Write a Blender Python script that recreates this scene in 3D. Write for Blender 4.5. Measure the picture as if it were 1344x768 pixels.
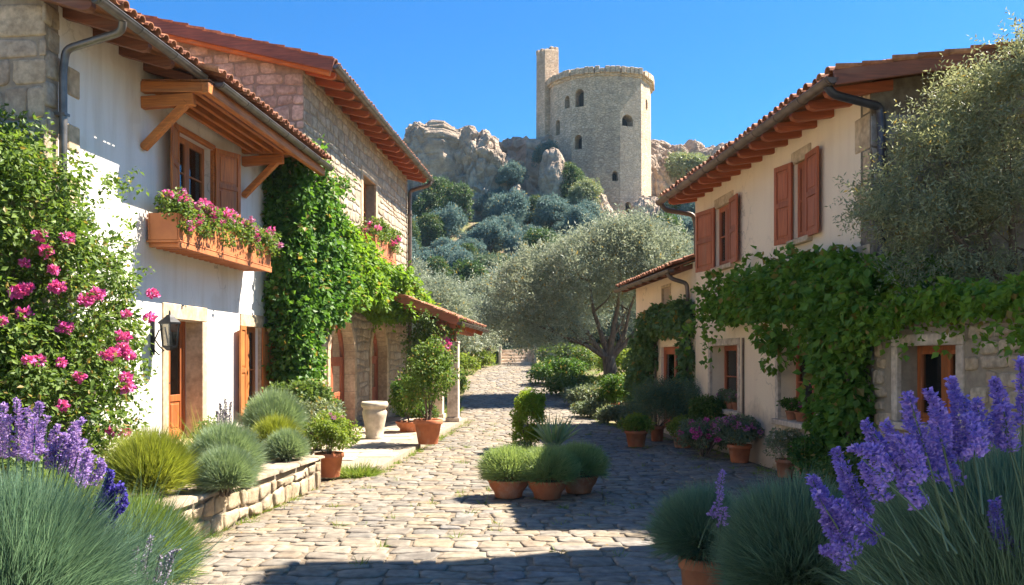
import bpy, bmesh, math, random
import numpy as np
from mathutils import Vector, Matrix, noise
for _o in list(bpy.data.objects):
    bpy.data.objects.remove(_o)
sc = bpy.context.scene
C = sc.collection
R = math.radians
rng = np.random.default_rng(7)
random.seed(7)

# ------------------------------------------------------------------ camera
F, HZ, EYE = 1120.0, 470.0, 2.0
cam = bpy.data.cameras.new('camera')
cam.lens = 30.0; cam.sensor_width = 36.0
cam.shift_y = (HZ - 384) / 1344
cam.clip_start = 0.1; cam.clip_end = 5000
camo = bpy.data.objects.new('camera', cam); C.objects.link(camo)
camo.location = (0, 0, EYE); camo.rotation_euler = (R(90), 0, 0)
sc.camera = camo

# ------------------------------------------------------------------ sky, sun, exposure
SUN_AZ = math.atan2(1.0, 0.35)          # clockwise from +Y
SUN_EL = R(53.0)
w = bpy.data.worlds.new('World'); sc.world = w; w.use_nodes = True
nt = w.node_tree
bg = nt.nodes['Background']
sky = nt.nodes.new('ShaderNodeTexSky'); sky.sky_type = 'NISHITA'; sky.sun_disc = False
sky.sun_elevation = SUN_EL; sky.sun_rotation = SUN_AZ
sky.altitude = 200; sky.air_density = 1.0; sky.dust_density = 0.5; sky.ozone_density = 2.5
hs = nt.nodes.new('ShaderNodeHueSaturation'); hs.inputs['Saturation'].default_value = 1.22
tn = nt.nodes.new('ShaderNodeMix'); tn.data_type = 'RGBA'; tn.blend_type = 'MULTIPLY'; tn.inputs[0].default_value = 1; tn.inputs[7].default_value = (.22, .48, .64, 1)
nt.links.new(sky.outputs[0], hs.inputs['Color']); nt.links.new(hs.outputs[0], tn.inputs[6]); nt.links.new(tn.outputs[2], bg.inputs['Color'])
bg.inputs['Strength'].default_value = 0.082
sun = bpy.data.lights.new('sun', 'SUN'); sun.energy = 4.6; sun.angle = R(0.5); sun.color = (1.0, 0.91, 0.78)
suno = bpy.data.objects.new('sun', sun); C.objects.link(suno)
sd = Vector((math.sin(SUN_AZ) * math.cos(SUN_EL), math.cos(SUN_AZ) * math.cos(SUN_EL), math.sin(SUN_EL)))
suno.rotation_euler = sd.to_track_quat('Z', 'Y').to_euler(); suno.location = (20, 8, 30)
sc.view_settings.view_transform = 'Standard'; sc.view_settings.look = 'None'
sc.view_settings.gamma = 1.0; sc.view_settings.use_curve_mapping = False
sc.view_settings.exposure = 2.08
sc.render.engine = 'CYCLES'
sc.cycles.max_bounces = 10; sc.cycles.diffuse_bounces = 6; sc.cycles.transparent_max_bounces = 8
sc.cycles.use_denoising = True

def at(px, py, Y):
    'point at depth Y seen at photograph pixel px,py'
    return Vector(((px - 672) / F * Y, Y, EYE + (HZ - py) / F * Y))

# ------------------------------------------------------------------ material helpers
class NT:
    def __init__(s, name):
        m = bpy.data.materials.new(name); m.use_nodes = True
        s.m = m; s.t = m.node_tree; s.b = s.t.nodes['Principled BSDF']; s.out = s.t.nodes['Material Output']
        s.b.inputs['Roughness'].default_value = 0.8
        s.co = None
    def n(s, ty, **kw):
        nd = s.t.nodes.new(ty)
        for k, v in kw.items():
            if k.startswith('i_'): nd.inputs[k[2:].replace('_', ' ')].default_value = v
            else: setattr(nd, k, v)
        return nd
    def l(s, a, b): s.t.links.new(a, b)
    def obj(s, scale=(1, 1, 1)):
        tc = s.n('ShaderNodeTexCoord'); mp = s.n('ShaderNodeMapping'); mp.inputs['Scale'].default_value = scale
        s.l(tc.outputs['Object'], mp.inputs['Vector']); return mp.outputs[0]
    def noise(s, sc_, detail=4, vec=None, rough=.55):
        nd = s.n('ShaderNodeTexNoise'); nd.inputs['Scale'].default_value = sc_; nd.inputs['Detail'].default_value = detail
        nd.inputs['Roughness'].default_value = rough
        s.l(vec if vec is not None else s.obj(), nd.inputs['Vector']); return nd.outputs['Fac']
    def ramp(s, fac, *stops):
        r = s.n('ShaderNodeValToRGB'); e = r.color_ramp.elements
        while len(e) < len(stops): e.new(.5)
        for el, (p, c) in zip(e, stops):
            el.position = p; el.color = (*c, 1) if len(c) == 3 else c
        s.l(fac, r.inputs[0]); return r.outputs[0]
    def mix(s, fac, a, b, mode='MIX'):
        x = s.n('ShaderNodeMix', data_type='RGBA', blend_type=mode)
        for sock, v in ((x.inputs[0], fac), (x.inputs[6], a), (x.inputs[7], b)):
            if hasattr(v, 'is_linked'): s.l(v, sock)
            elif isinstance(v, tuple): sock.default_value = (*v, 1)
            else: sock.default_value = v
        return x.outputs[2]
    def island(s): return s.n('ShaderNodeNewGeometry').outputs['Random Per Island']
    def bump(s, h, strength=.4, dist=.02):
        b = s.n('ShaderNodeBump'); b.inputs['Strength'].default_value = strength; b.inputs['Distance'].default_value = dist
        s.l(h, b.inputs['Height']); s.l(b.outputs[0], s.b.inputs['Normal'])
    def base(s, c):
        if isinstance(c, tuple): s.b.inputs['Base Color'].default_value = (*c, 1)
        else: s.l(c, s.b.inputs['Base Color'])

def mat_leaf(name, cols, trans=.35, rough=.5, tcol=1.5, tb=.55):
    k = NT(name); r = k.island()
    if tcol > 1: cols = [tuple(min(.5, x * 1.4) for x in c) for c in cols]; trans = min(.55, trans + .08)
    n = len(cols); c = k.ramp(r, *[(i / max(1, n - 1), cols[i]) for i in range(n)])
    if name.startswith('leaf_') and tcol > 1: c = k.mix(k.ramp(r, (.958, (0, 0, 0)), (.962, (1, 1, 1))), c, (.34, .25, .07))
    k.base(c); k.b.inputs['Roughness'].default_value = rough
    k.b.inputs['Specular IOR Level'].default_value = .35
    t = k.n('ShaderNodeBsdfTranslucent'); tc = k.mix(1.0, c, (min(1, tcol), min(1, tcol * 1.0), tb), 'MULTIPLY')
    k.l(tc, t.inputs[0])
    mx = k.n('ShaderNodeMixShader'); mx.inputs[0].default_value = trans
    k.l(k.b.outputs[0], mx.inputs[1]); k.l(t.outputs[0], mx.inputs[2]); k.l(mx.outputs[0], k.out.inputs[0])
    return k.m

def mat_stone(name, cols, bumpd=.012, nscale=14, rough=.9, mott=.35):
    k = NT(name); c = k.ramp(k.island(), *[(i / (len(cols) - 1), cols[i]) for i in range(len(cols))])
    n1 = k.noise(nscale, 6); n2 = k.noise(3.0, 3)
    f1 = k.ramp(n1, (.3, (1 - mott,) * 3), (.7, (1.15,) * 3)); f2 = k.ramp(n2, (.35, (.8, .76, .72)), (.65, (1.1, 1.1, 1.08)))
    k.base(k.mix(1.0, k.mix(1.0, c, f1, 'MULTIPLY'), f2, 'MULTIPLY'))
    k.bump(k.noise(nscale * 2.2, 8, rough=.7), .7, bumpd); k.b.inputs['Roughness'].default_value = rough
    return k.m

def mat_plain(name, c, c2=None, ns=6, rough=.8, bump=.0, metal=0, bs=30, scale=(1, 1, 1), lo=.35, hi=.65):
    k = NT(name); c2 = c2 or tuple(x * .75 for x in c)
    v = k.obj(scale)
    k.base(k.ramp(k.noise(ns, 6, v), (lo, c2), (hi, c))); k.b.inputs['Roughness'].default_value = rough
    k.b.inputs['Metallic'].default_value = metal
    if bump: k.bump(k.noise(bs, 6, v, .65), .6, bump)
    return k.m

def mat_wood(name, c, c2, axis):
    sc_ = [9, 9, 9]; sc_['xyz'.index(axis)] = .7
    k = NT(name); v = k.obj(tuple(sc_)); f = k.noise(3.2, 6, v, .6)
    g = k.noise(1.3, 2); base = k.ramp(f, (.3, c2), (.62, c))
    isl = k.ramp(k.island(), (0, (.8, .8, .8)), (1, (1.12, 1.1, 1.05)))
    base = k.mix(k.ramp(k.noise(2.3, 7, k.obj(tuple(x * .35 for x in sc_)), .7), (.55, (0, 0, 0)), (.75, (.5, .5, .5))), base, (.27, .2, .14))
    k.base(k.mix(1.0, k.mix(1.0, base, k.ramp(g, (.3, (.78, .75, .72)), (.7, (1.08, 1.06, 1.04))), 'MULTIPLY'), isl, 'MULTIPLY'))
    k.bump(f, .5, .006); k.b.inputs['Roughness'].default_value = .6
    return k.m

def mat_plaster(name, c, stain, fine=.002):
    k = NT(name); big = k.noise(.55, 4); streak = k.noise(2.2, 5, k.obj((1.6, 1.6, .18)))
    a = k.ramp(big, (.3, tuple(x * .93 for x in c)), (.7, c))
    b = k.mix(k.ramp(streak, (.46, (0, 0, 0)), (.74, (.7, .7, .7))), a, stain)
    sp = k.ramp(k.noise(38, 3), (.28, (.9, .89, .87)), (.42, (1, 1, 1))); b = k.mix(1.0, b, sp, 'MULTIPLY')
    # splash dirt along the foot of the wall, old patch repairs and hairline cracks
    sx = k.n('ShaderNodeSeparateXYZ'); k.l(k.obj(), sx.inputs[0]); ad = k.n('ShaderNodeMath', operation='MULTIPLY_ADD'); k.l(k.noise(1.7, 6, None, .65), ad.inputs[0]); ad.inputs[1].default_value = -1.5; k.l(sx.outputs[2], ad.inputs[2])
    b = k.mix(k.ramp(ad.outputs[0], (-0.0, (.75, .75, .75)), (.42, (0, 0, 0))), b, tuple(x * .52 for x in stain))
    b = k.mix(k.ramp(k.noise(.8, 2, k.obj((1.3, 1.0, .9))), (.60, (0, 0, 0)), (.615, (.32, .32, .32))), b, tuple(min(1, x * 1.05) for x in stain))
    vo = k.n('ShaderNodeTexVoronoi', feature='DISTANCE_TO_EDGE'); vo.inputs['Scale'].default_value = .55; wp = k.n('ShaderNodeMix', data_type='RGBA', blend_type='LINEAR_LIGHT'); wp.inputs[0].default_value = .5
    ns_ = k.n('ShaderNodeTexNoise'); ns_.inputs['Scale'].default_value = 2.2; ns_.inputs['Detail'].default_value = 6; k.l(k.obj(), ns_.inputs['Vector']); k.l(k.obj(), wp.inputs[6]); k.l(ns_.outputs['Color'], wp.inputs[7]); k.l(wp.outputs[2], vo.inputs['Vector'])
    ck = k.mix(1.0, k.ramp(vo.outputs['Distance'], (.003, (1, 1, 1)), (.009, (0, 0, 0))), k.ramp(k.noise(.45, 2), (.5, (0, 0, 0)), (.62, (.6, .6, .6))), 'MULTIPLY')
    k.base(k.mix(ck, b, tuple(x * .45 for x in stain)))
    h = k.n('ShaderNodeMath', operation='ADD'); k.l(k.noise(5, 5), h.inputs[0]); k.l(k.noise(60, 4), h.inputs[1])
    k.bump(h.outputs[0], .5, .006); k.b.inputs['Roughness'].default_value = .92
    return k.m

def mat_voro_stone(name, cols, joint, size, bumpd=.05, stretch=1.7, wash=(1, 1, 1)):
    'rubble masonry for far walls: stretched voronoi cells with joints'
    k = NT(name); v = k.obj((1 / size, 1 / size, stretch / size))
    nz = k.n('ShaderNodeTexNoise'); nz.inputs['Scale'].default_value = 2.0; k.l(v, nz.inputs['Vector'])
    vv = k.n('ShaderNodeMix', data_type='RGBA', blend_type='LINEAR_LIGHT'); vv.inputs[0].default_value = .22
    k.l(v, vv.inputs[6]); k.l(nz.outputs['Color'], vv.inputs[7])
    ed = k.n('ShaderNodeTexVoronoi', feature='DISTANCE_TO_EDGE'); ed.inputs['Scale'].default_value = 1
    ce = k.n('ShaderNodeTexVoronoi', feature='F1'); ce.inputs['Scale'].default_value = 1
    k.l(vv.outputs[2], ed.inputs['Vector']); k.l(vv.outputs[2], ce.inputs['Vector'])
    sep = k.n('ShaderNodeSeparateColor'); k.l(ce.outputs['Color'], sep.inputs[0])
    c = k.ramp(sep.outputs[0], *[(i / (len(cols) - 1), cols[i]) for i in range(len(cols))])
    m = k.ramp(ed.outputs['Distance'], (.02, (0, 0, 0)), (.10, (1, 1, 1)))
    big = k.ramp(k.noise(.12, 5), (.3, (.72, .70, .70)), (.7, (1.12, 1.08, 1.02)))
    st = k.ramp(k.noise(1.4, 6), (.3, (.78, .78, .8)), (.7, (1.12, 1.1, 1.06)))
    k.base(k.mix(1.0, k.mix(1.0, k.mix(m, joint, c), big, 'MULTIPLY'), st, 'MULTIPLY'))
    hh = k.n('ShaderNodeMath', operation='ADD'); k.l(k.noise(6, 6), hh.inputs[0])
    mm = k.n('ShaderNodeRGBToBW'); k.l(m, mm.inputs[0]); k.l(mm.outputs[0], hh.inputs[1])
    k.bump(hh.outputs[0], .8, bumpd); k.b.inputs['Roughness'].default_value = .95
    return k.m

# ------------------------------------------------------------------ materials
MT = {}
MT['plaster_white'] = mat_plaster('plaster_white', (.84, .81, .75), (.62, .56, .47))
MT['plaster_cream'] = mat_plaster('plaster_cream', (.86, .70, .51), (.74, .58, .42))
MT['quoin'] = mat_stone('quoin_stone', [(.60, .46, .28), (.66, .52, .34), (.54, .41, .27)], .012, 9)
MT['trim'] = mat_stone('trim_stone', [(.50, .37, .23), (.54, .41, .27)], .006, 12, mott=.22)
MT['trim_pale'] = mat_stone('trim_pale', [(.56, .47, .38), (.6, .5, .4)], .006, 12, mott=.25)
MT['rubble'] = mat_stone('rubble_stone', [(.43, .345, .245), (.49, .405, .295), (.37, .295, .21), (.52, .445, .345), (.43, .32, .22)], .02)
MT['rubble_pink'] = mat_stone('rubble_pink', [(.54, .415, .31), (.60, .475, .36), (.48, .375, .285), (.62, .51, .40)], .02)
MT['rubble_warm'] = mat_stone('rubble_warm', [(.56, .43, .29), (.48, .37, .26), (.62, .50, .35), (.44, .345, .26)], .02)
MT['mortar'] = mat_plain('mortar', (.34, .28, .20), (.25, .20, .15), 9, .95, .01)
MT['mortar_dark'] = mat_plain('mortar_dark', (.22, .18, .13), (.13, .10, .07), 9, .95, .01)
MT['ashlar'] = mat_stone('ashlar_grey', [(.30, .29, .27), (.36, .34, .31), (.27, .26, .25)], .01, 8)
MT['cobble'] = mat_stone('cobble', [(.205, .178, .142), (.265, .225, .175), (.20, .178, .15), (.29, .247, .19), (.275, .21, .14), (.18, .163, .14), (.30, .24, .16), (.22, .205, .19)], .014, 9, .75, mott=.45)
MT['joint'] = mat_plain('joint_earth', (.24, .19, .13), (.12, .09, .06), 12, .95, .02)
MT['slab'] = mat_plain('slab', (.42, .35, .26), (.33, .27, .195), 2.5, .85, .004)
MT['coping'] = mat_stone('coping', [(.34, .27, .20), (.38, .30, .22), (.30, .24, .18)], .012, 9)
MT['terrace_stone'] = mat_stone('terrace_stone', [(.40, .315, .205), (.46, .375, .26), (.36, .275, .18), (.47, .40, .30)], .02, 9)
for nm, c, c2 in (('wood', (.56, .20, .045), (.30, .095, .024)), ('redwood', (.44, .125, .05), (.28, .075, .032)), ('darkwood', (.20, .075, .033), (.10, .036, .018)), ('boards', (.36, .15, .055), (.19, .075, .03)), ('door', (.47, .135, .028), (.26, .065, .016)), ('verge', (.25, .09, .05), (.12, .05, .033))):
    for ax in 'xyz': MT[nm + '_' + ax] = mat_wood(nm + '_' + ax, c, c2, ax)
MT['tile'] = mat_stone('roof_tile', [(.38, .155, .08), (.46, .2, .105), (.32, .13, .075), (.52, .28, .17), (.42, .165, .08)], .006, 12, .85, mott=.45)
MT['gutter'] = mat_plain('gutter_metal', (.20, .18, .16), (.12, .11, .10), 5, .42, 0, .6)
MT['gutter_brown'] = mat_plain('gutter_brown', (.20, .145, .11), (.12, .09, .07), 5, .5, 0, .4)
MT['pipe_dark'] = mat_plain('pipe_dark', (.075, .075, .09), (.045, .045, .055), 5, .4, 0, .4)
MT['iron'] = mat_plain('iron', (.03, .03, .032), (.016, .016, .018), 20, .45, 0, .6)
def mat_clay(name, c, c2, bloom, amt):
    k = NT(name); a = k.ramp(k.noise(6, 6), (.3, c2), (.7, c)); f = k.ramp(k.noise(3.4, 8, k.obj((1, 1, .6)), .7), (.52, (0, 0, 0)), (.68, (amt,) * 3))
    k.base(k.mix(f, a, bloom)); k.bump(k.noise(40, 5), .5, .003); k.b.inputs['Roughness'].default_value = .85; return k.m
MT['terracotta'] = mat_clay('terracotta', (.50, .165, .065), (.36, .105, .042), (.55, .36, .26), .45)
MT['terracotta_old'] = mat_clay('terracotta_old', (.44, .175, .085), (.27, .115, .065), (.50, .40, .31), .75)
MT['box_clay'] = mat_plain('box_clay', (.50, .175, .055), (.38, .12, .04), 3, .65, .002)
MT['urn'] = mat_plain('urn_stone', (.60, .50, .38), (.42, .34, .25), 6, .9, .006)
MT['soil'] = mat_plain('soil', (.075, .05, .03), (.035, .025, .016), 22, .95, .02)
MT['curtain'] = mat_plain('curtain', (.55, .5, .42), (.4, .36, .3), 8, .9)
MT['bark'] = mat_plain('bark', (.20, .145, .10), (.075, .055, .04), 5, .95, .02, scale=(3, 3, .8))
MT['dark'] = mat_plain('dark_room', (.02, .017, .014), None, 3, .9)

def mat_glass():
    k = NT('window_glass'); k.t.nodes.remove(k.b)
    tr = k.n('ShaderNodeBsdfTransparent'); tr.inputs[0].default_value = (.55, .58, .58, 1)
    gl = k.n('ShaderNodeBsdfGlossy'); gl.inputs['Roughness'].default_value = .03; gl.inputs['Color'].default_value = (.9, .95, 1, 1)
    fr = k.n('ShaderNodeLayerWeight'); fr.inputs[0].default_value = .35
    mx = k.n('ShaderNodeMixShader'); k.l(fr.outputs['Fresnel'], mx.inputs[0])
    k.l(tr.outputs[0], mx.inputs[1]); k.l(gl.outputs[0], mx.inputs[2]); k.l(mx.outputs[0], k.out.inputs[0]); return k.m
MT['glass'] = mat_glass()

G = lambda *a: list(a)
MT['l_rose'] = mat_leaf('leaf_rose', G((.055, .10, .018), (.10, .165, .03), (.15, .21, .045), (.04, .08, .016)), .4)
MT['l_ivy'] = mat_leaf('leaf_ivy', G((.035, .095, .016), (.07, .16, .024), (.11, .21, .03), (.028, .075, .014)), .42)
MT['l_ivyhi'] = mat_leaf('leaf_ivy_light', G((.11, .20, .02), (.17, .27, .03), (.08, .16, .02)), .5)
MT['l_vine'] = mat_leaf('leaf_vine', G((.07, .155, .022), (.11, .215, .032), (.16, .26, .045), (.05, .115, .018)), .48)
MT['l_darkivy'] = mat_leaf('leaf_dark_ivy', G((.09, .155, .06), (.13, .205, .085), (.07, .12, .048)), .4)
MT['l_olive'] = mat_leaf('leaf_olive', G((.13, .155, .105), (.20, .225, .16), (.27, .295, .215), (.105, .13, .085)), .3, tb=.9)
MT['l_olive2'] = mat_leaf('leaf_olive_near', G((.15, .17, .085), (.22, .235, .13), (.29, .30, .18), (.115, .135, .065)), .32, tb=.8)
MT['l_teal'] = mat_leaf('leaf_teal', G((.07, .12, .11), (.09, .15, .135), (.12, .18, .16), (.06, .10, .09)), .25, .75, tb=.95)  # hillside shade and distance haze mixed into the leaf colour
MT['l_hillgreen'] = mat_leaf('leaf_hillgreen', G((.045, .085, .03), (.07, .115, .04), (.035, .07, .028)), .3)
MT['l_tealgreen'] = mat_leaf('leaf_tealgreen', G((.07, .11, .065), (.10, .145, .085), (.055, .09, .05), (.14, .17, .10)), .25, .75, tb=.8)
MT['l_pale'] = mat_leaf('leaf_pale', G((.14, .17, .10), (.20, .23, .14), (.11, .14, .08)), .3)
MT['l_box'] = mat_leaf('leaf_box', G((.035, .085, .015), (.06, .12, .02), (.085, .15, .025)), .35)
MT['l_boxhi'] = mat_leaf('leaf_box_light', G((.18, .27, .022), (.26, .33, .035), (.13, .21, .02)), .5)
MT['l_shrub'] = mat_leaf('leaf_shrub', G((.05, .095, .02), (.085, .135, .03), (.12, .165, .04), (.04, .075, .018)), .35)
MT['l_shrubhi'] = mat_leaf('leaf_shrub_light', G((.14, .20, .03), (.20, .25, .045), (.10, .155, .028)), .42)
MT['l_grey'] = mat_leaf('leaf_grey', G((.11, .145, .085), (.15, .185, .11), (.085, .115, .07)), .3)
MT['l_rosemary'] = mat_leaf('leaf_rosemary', G((.075, .125, .085), (.11, .165, .105), (.06, .10, .07)), .3)
MT['b_silver'] = mat_leaf('blade_silver', G((.15, .21, .125), (.22, .28, .175), (.115, .165, .095)), .3)
MT['b_blue'] = mat_leaf('blade_blue', G((.085, .15, .095), (.12, .20, .125), (.065, .115, .075), (.16, .24, .15)), .35, tb=.8)
MT['b_green'] = mat_leaf('blade_green', G((.14, .20, .045), (.19, .25, .06), (.105, .155, .035)), .35)
MT['b_yellow'] = mat_leaf('blade_yellow', G((.19, .225, .032), (.24, .255, .045), (.14, .175, .03)), .35)
MT['b_thyme'] = mat_leaf('blade_thyme', G((.19, .26, .10), (.26, .32, .14), (.14, .20, .08)), .4)
MT['b_yucca'] = mat_leaf('blade_yucca', G((.16, .25, .11), (.24, .32, .15), (.34, .37, .19)), .2)
MT['b_grass'] = mat_leaf('blade_grass', G((.10, .16, .025), (.15, .21, .04), (.2, .22, .06)), .35)
MT['f_pink'] = mat_leaf('petal_pink', G((.68, .075, .38), (.78, .15, .48), (.56, .045, .28), (.84, .28, .58)), .3, .6, 1.0)
MT['f_mauve'] = mat_leaf('petal_mauve', G((.50, .17, .40), (.60, .28, .48), (.42, .10, .32)), .3, .6, 1.0)
MT['f_white'] = mat_leaf('petal_white', G((.7, .66, .6), (.75, .65, .6), (.6, .55, .48)), .3, .6, 1.0)
MT['f_violet'] = mat_leaf('petal_violet', G((.23, .18, .70), (.31, .25, .79), (.18, .13, .58), (.42, .35, .84)), .35, .6, 1.0)
MT['f_lilac'] = mat_leaf('petal_lilac', G((.38, .24, .62), (.46, .32, .70), (.30, .17, .52)), .35, .6, 1.0)
MT['f_indigo'] = mat_leaf('petal_indigo', G((.06, .045, .34), (.09, .06, .42), (.04, .03, .24)), .3, .6, 1.0)
MT['f_dusk'] = mat_leaf('petal_dusk', G((.30, .26, .38), (.36, .32, .42), (.24, .22, .3)), .3, .6, 1.0)

# ------------------------------------------------------------------ scene helpers
def tag(o, label=None, cat=None, group=None, kind=None):
    for k_, v in (('label', label), ('category', cat), ('group', group), ('kind', kind)):
        if v: o[k_] = v
    return o
def empty(name, loc=(0, 0, 0), rz=0, label=None, cat=None, group=None):
    o = bpy.data.objects.new(name, None); C.objects.link(o); o.location = loc; o.rotation_euler = (0, 0, rz)
    o.empty_display_size = .2
    return tag(o, label, cat, group)
def link_mesh(name, me, mat, parent=None):
    if mat: me.materials.append(MT[mat] if isinstance(mat, str) else mat)
    o = bpy.data.objects.new(name, me); C.objects.link(o)
    if parent: o.parent = parent
    return o
def copy_tree(o, parent=None):
    c = o.copy(); C.objects.link(c); c.parent = parent
    for ch in list(o.children): copy_tree(ch, c)
    return c

def np_mesh(name, V, Fs, mat, parent=None, smooth=False):
    'V (n,3); Fs list of int arrays (m,k)'
    V = np.asarray(V, np.float32); me = bpy.data.meshes.new(name)
    if not isinstance(Fs, (list, tuple)): Fs = [Fs]
    Fs = [np.asarray(f, np.int32) for f in Fs if len(f)]
    me.vertices.add(len(V)); me.vertices.foreach_set('co', V.ravel())
    nl = sum(f.size for f in Fs); me.loops.add(nl)
    me.loops.foreach_set('vertex_index', np.concatenate([f.ravel() for f in Fs]))
    npoly = sum(len(f) for f in Fs); me.polygons.add(npoly)
    tot = np.concatenate([np.full(len(f), f.shape[1], np.int32) for f in Fs])
    st = np.concatenate([[0], np.cumsum(tot)[:-1]]).astype(np.int32)
    me.polygons.foreach_set('loop_start', st); me.polygons.foreach_set('loop_total', tot)
    me.polygons.foreach_set('use_smooth', np.full(npoly, smooth, bool))
    me.update(calc_edges=True); me.validate()
    return link_mesh(name, me, mat, parent)

class MB:
    'collects boxes, beams, tubes, lathes into ONE mesh'
    def __init__(s, side=1): s.v = []; s.f = []; s.side = side; s.sm = []
    def add(s, vs, fs, smooth=False):
        o = len(s.v); s.v += [tuple(v) for v in vs]; s.f += [tuple(i + o for i in f) for f in fs]; s.sm += [smooth] * len(fs)
    def hexa(s, p): s.add(p, [(0, 3, 2, 1), (4, 5, 6, 7), (0, 1, 5, 4), (1, 2, 6, 5), (2, 3, 7, 6), (3, 0, 4, 7)])
    def box(s, a0, a1, b0, b1, c0, c1):
        s.hexa([(a0, b0, c0), (a1, b0, c0), (a1, b1, c0), (a0, b1, c0), (a0, b0, c1), (a1, b0, c1), (a1, b1, c1), (a0, b1, c1)])
    def beam(s, p, q, w_, h, up=(0, 0, 1)):
        p, q = Vector(p), Vector(q); d = (q - p).normalized(); x = d.cross(Vector(up)).normalized() * w_ / 2; y = x.cross(d).normalized() * h / 2
        s.hexa([p - x - y, p + x - y, p + x + y, p - x + y, q - x - y, q + x - y, q + x + y, q - x + y])
    def tube(s, pts, r, n=10, caps=True):
        pts = [Vector(p) for p in pts]; rs = r if isinstance(r, (list, tuple)) else [r] * len(pts); vs = []
        ref = None
        for i, p in enumerate(pts):
            d = (pts[min(i + 1, len(pts) - 1)] - pts[max(i - 1, 0)]).normalized()
            if ref is None: ref = Vector((0, 0, 1)) if abs(d.z) < .9 else Vector((1, 0, 0))
            x = d.cross(ref).normalized(); y = x.cross(d).normalized(); ref = y
            for k_ in range(n):
                a = 2 * math.pi * k_ / n; vs.append(p + x * math.cos(a) * rs[i] + y * math.sin(a) * rs[i])
        fs = [(i * n + k_, i * n + (k_ + 1) % n, (i + 1) * n + (k_ + 1) % n, (i + 1) * n + k_) for i in range(len(pts) - 1) for k_ in range(n)]
        s.add(vs, fs, True)
        if caps: s.add(vs[:n][::-1], [tuple(range(n))]); s.add(vs[-n:], [tuple(range(n))])
    def lathe(s, prof, n=28, c=(0, 0, 0), jit=0):
        vs = [(c[0] + r * math.cos(2 * math.pi * k_ / n), c[1] + r * math.sin(2 * math.pi * k_ / n), c[2] + z) for r, z in prof for k_ in range(n)]
        fs = [(i * n + k_, i * n + (k_ + 1) % n, (i + 1) * n + (k_ + 1) % n, (i + 1) * n + k_) for i in range(len(prof) - 1) for k_ in range(n)]
        s.add(vs, fs, True); s.add(vs[:n], [tuple(range(n))[::-1]])
    def half_pipe(s, p, q, r, n=8, th=.012, up=Vector((0, 0, 1))):
        'open-topped gutter'
        p, q = Vector(p), Vector(q); d = (q - p).normalized(); x = d.cross(up).normalized()
        vs = []
        for e in (p, q):
            for rr in (r, r - th):
                for k_ in range(n + 1):
                    a = math.pi + math.pi * k_ / n; vs.append(e + x * math.cos(a) * rr + up * math.sin(a) * rr)
        m = n + 1; fs = []
        for k_ in range(n):
            fs += [(k_, k_ + 1, 2 * m + k_ + 1, 2 * m + k_), (m + k_ + 1, m + k_, 3 * m + k_, 3 * m + k_ + 1)]
        s.add(vs, fs, True)
        s.add(vs, [(0, m, 3 * m, 2 * m), (n, 2 * m + n, 3 * m + n, m + n)] + [(k_, m + k_, m + k_ + 1, k_ + 1) for k_ in range(n)] + [(2 * m + k_, 2 * m + k_ + 1, 3 * m + k_ + 1, 3 * m + k_) for k_ in range(n)])
        # closed end caps
        for b in (0, 2 * m): s.add([vs[b + k_] for k_ in range(m)], [tuple(range(m))])
    def build(s, name, mat, parent=None, bevel=0):
        sd_ = s.side
        vs = [(x * sd_, y, z) for x, y, z in s.v]
        me = bpy.data.meshes.new(name); me.from_pydata(vs, [], s.f); me.polygons.foreach_set('use_smooth', s.sm)
        if bevel or sd_ < 0:
            bm = bmesh.new(); bm.from_mesh(me)
            if bevel:
                bm.normal_update()
                ed = [e for e in bm.edges if len(e.link_faces) == 2 and e.calc_face_angle(0) > .6]
                bmesh.ops.bevel(bm, geom=ed, offset=bevel, segments=1, affect='EDGES', clamp_overlap=True)
            if sd_ < 0: bmesh.ops.reverse_faces(bm, faces=bm.faces)
            bm.to_mesh(me); bm.free()
        me.update()
        return link_mesh(name, me, mat, parent)

# ------------------------------------------------------------------ leaf / blade / stone generators (numpy)
def unit(a): return a / (np.linalg.norm(a, axis=-1, keepdims=True) + 1e-9)
def rdir(n): return unit(rng.normal(size=(n, 3)))

def leaves(P, D, N, L, W, fold=.18, var=.35):
    'folded leaf quads -> V, F'
    n = len(P); s = (1 + rng.uniform(-var, var, (n, 1))); D = unit(D)
    B = unit(np.cross(D, N)); Nn = np.cross(B, D)
    l = L * s; w_ = W * s
    V = np.stack([P, P + D * l * .42 + B * w_ * .5 + Nn * w_ * fold, P + D * l, P + D * l * .42 - B * w_ * .5 + Nn * w_ * fold], 1)
    return V.reshape(-1, 3), np.arange(n * 4).reshape(n, 4)

def clump_leaves(cent, rad, per, L, W, droop=.25, shell=.45, flat=.85, out=None):
    'leaves around clump centres; cent (m,3), rad scalar/array'
    m = len(cent); rad = np.broadcast_to(np.asarray(rad, float).reshape(-1, 1), (m, 1))
    n = m * per; d = rdir(n); d[:, 2] *= flat
    r = rng.uniform(shell, 1.08, (n, 1)) ** .7
    P = np.repeat(cent, per, 0) + d * r * np.repeat(rad, per, 0)
    D = unit(d * .8 + rdir(n) * .75 + np.array([0, 0, -droop]))
    N = unit(d + rdir(n) * .55 + np.array([0, 0, .45]))
    return leaves(P, D, N, L, W)

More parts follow.
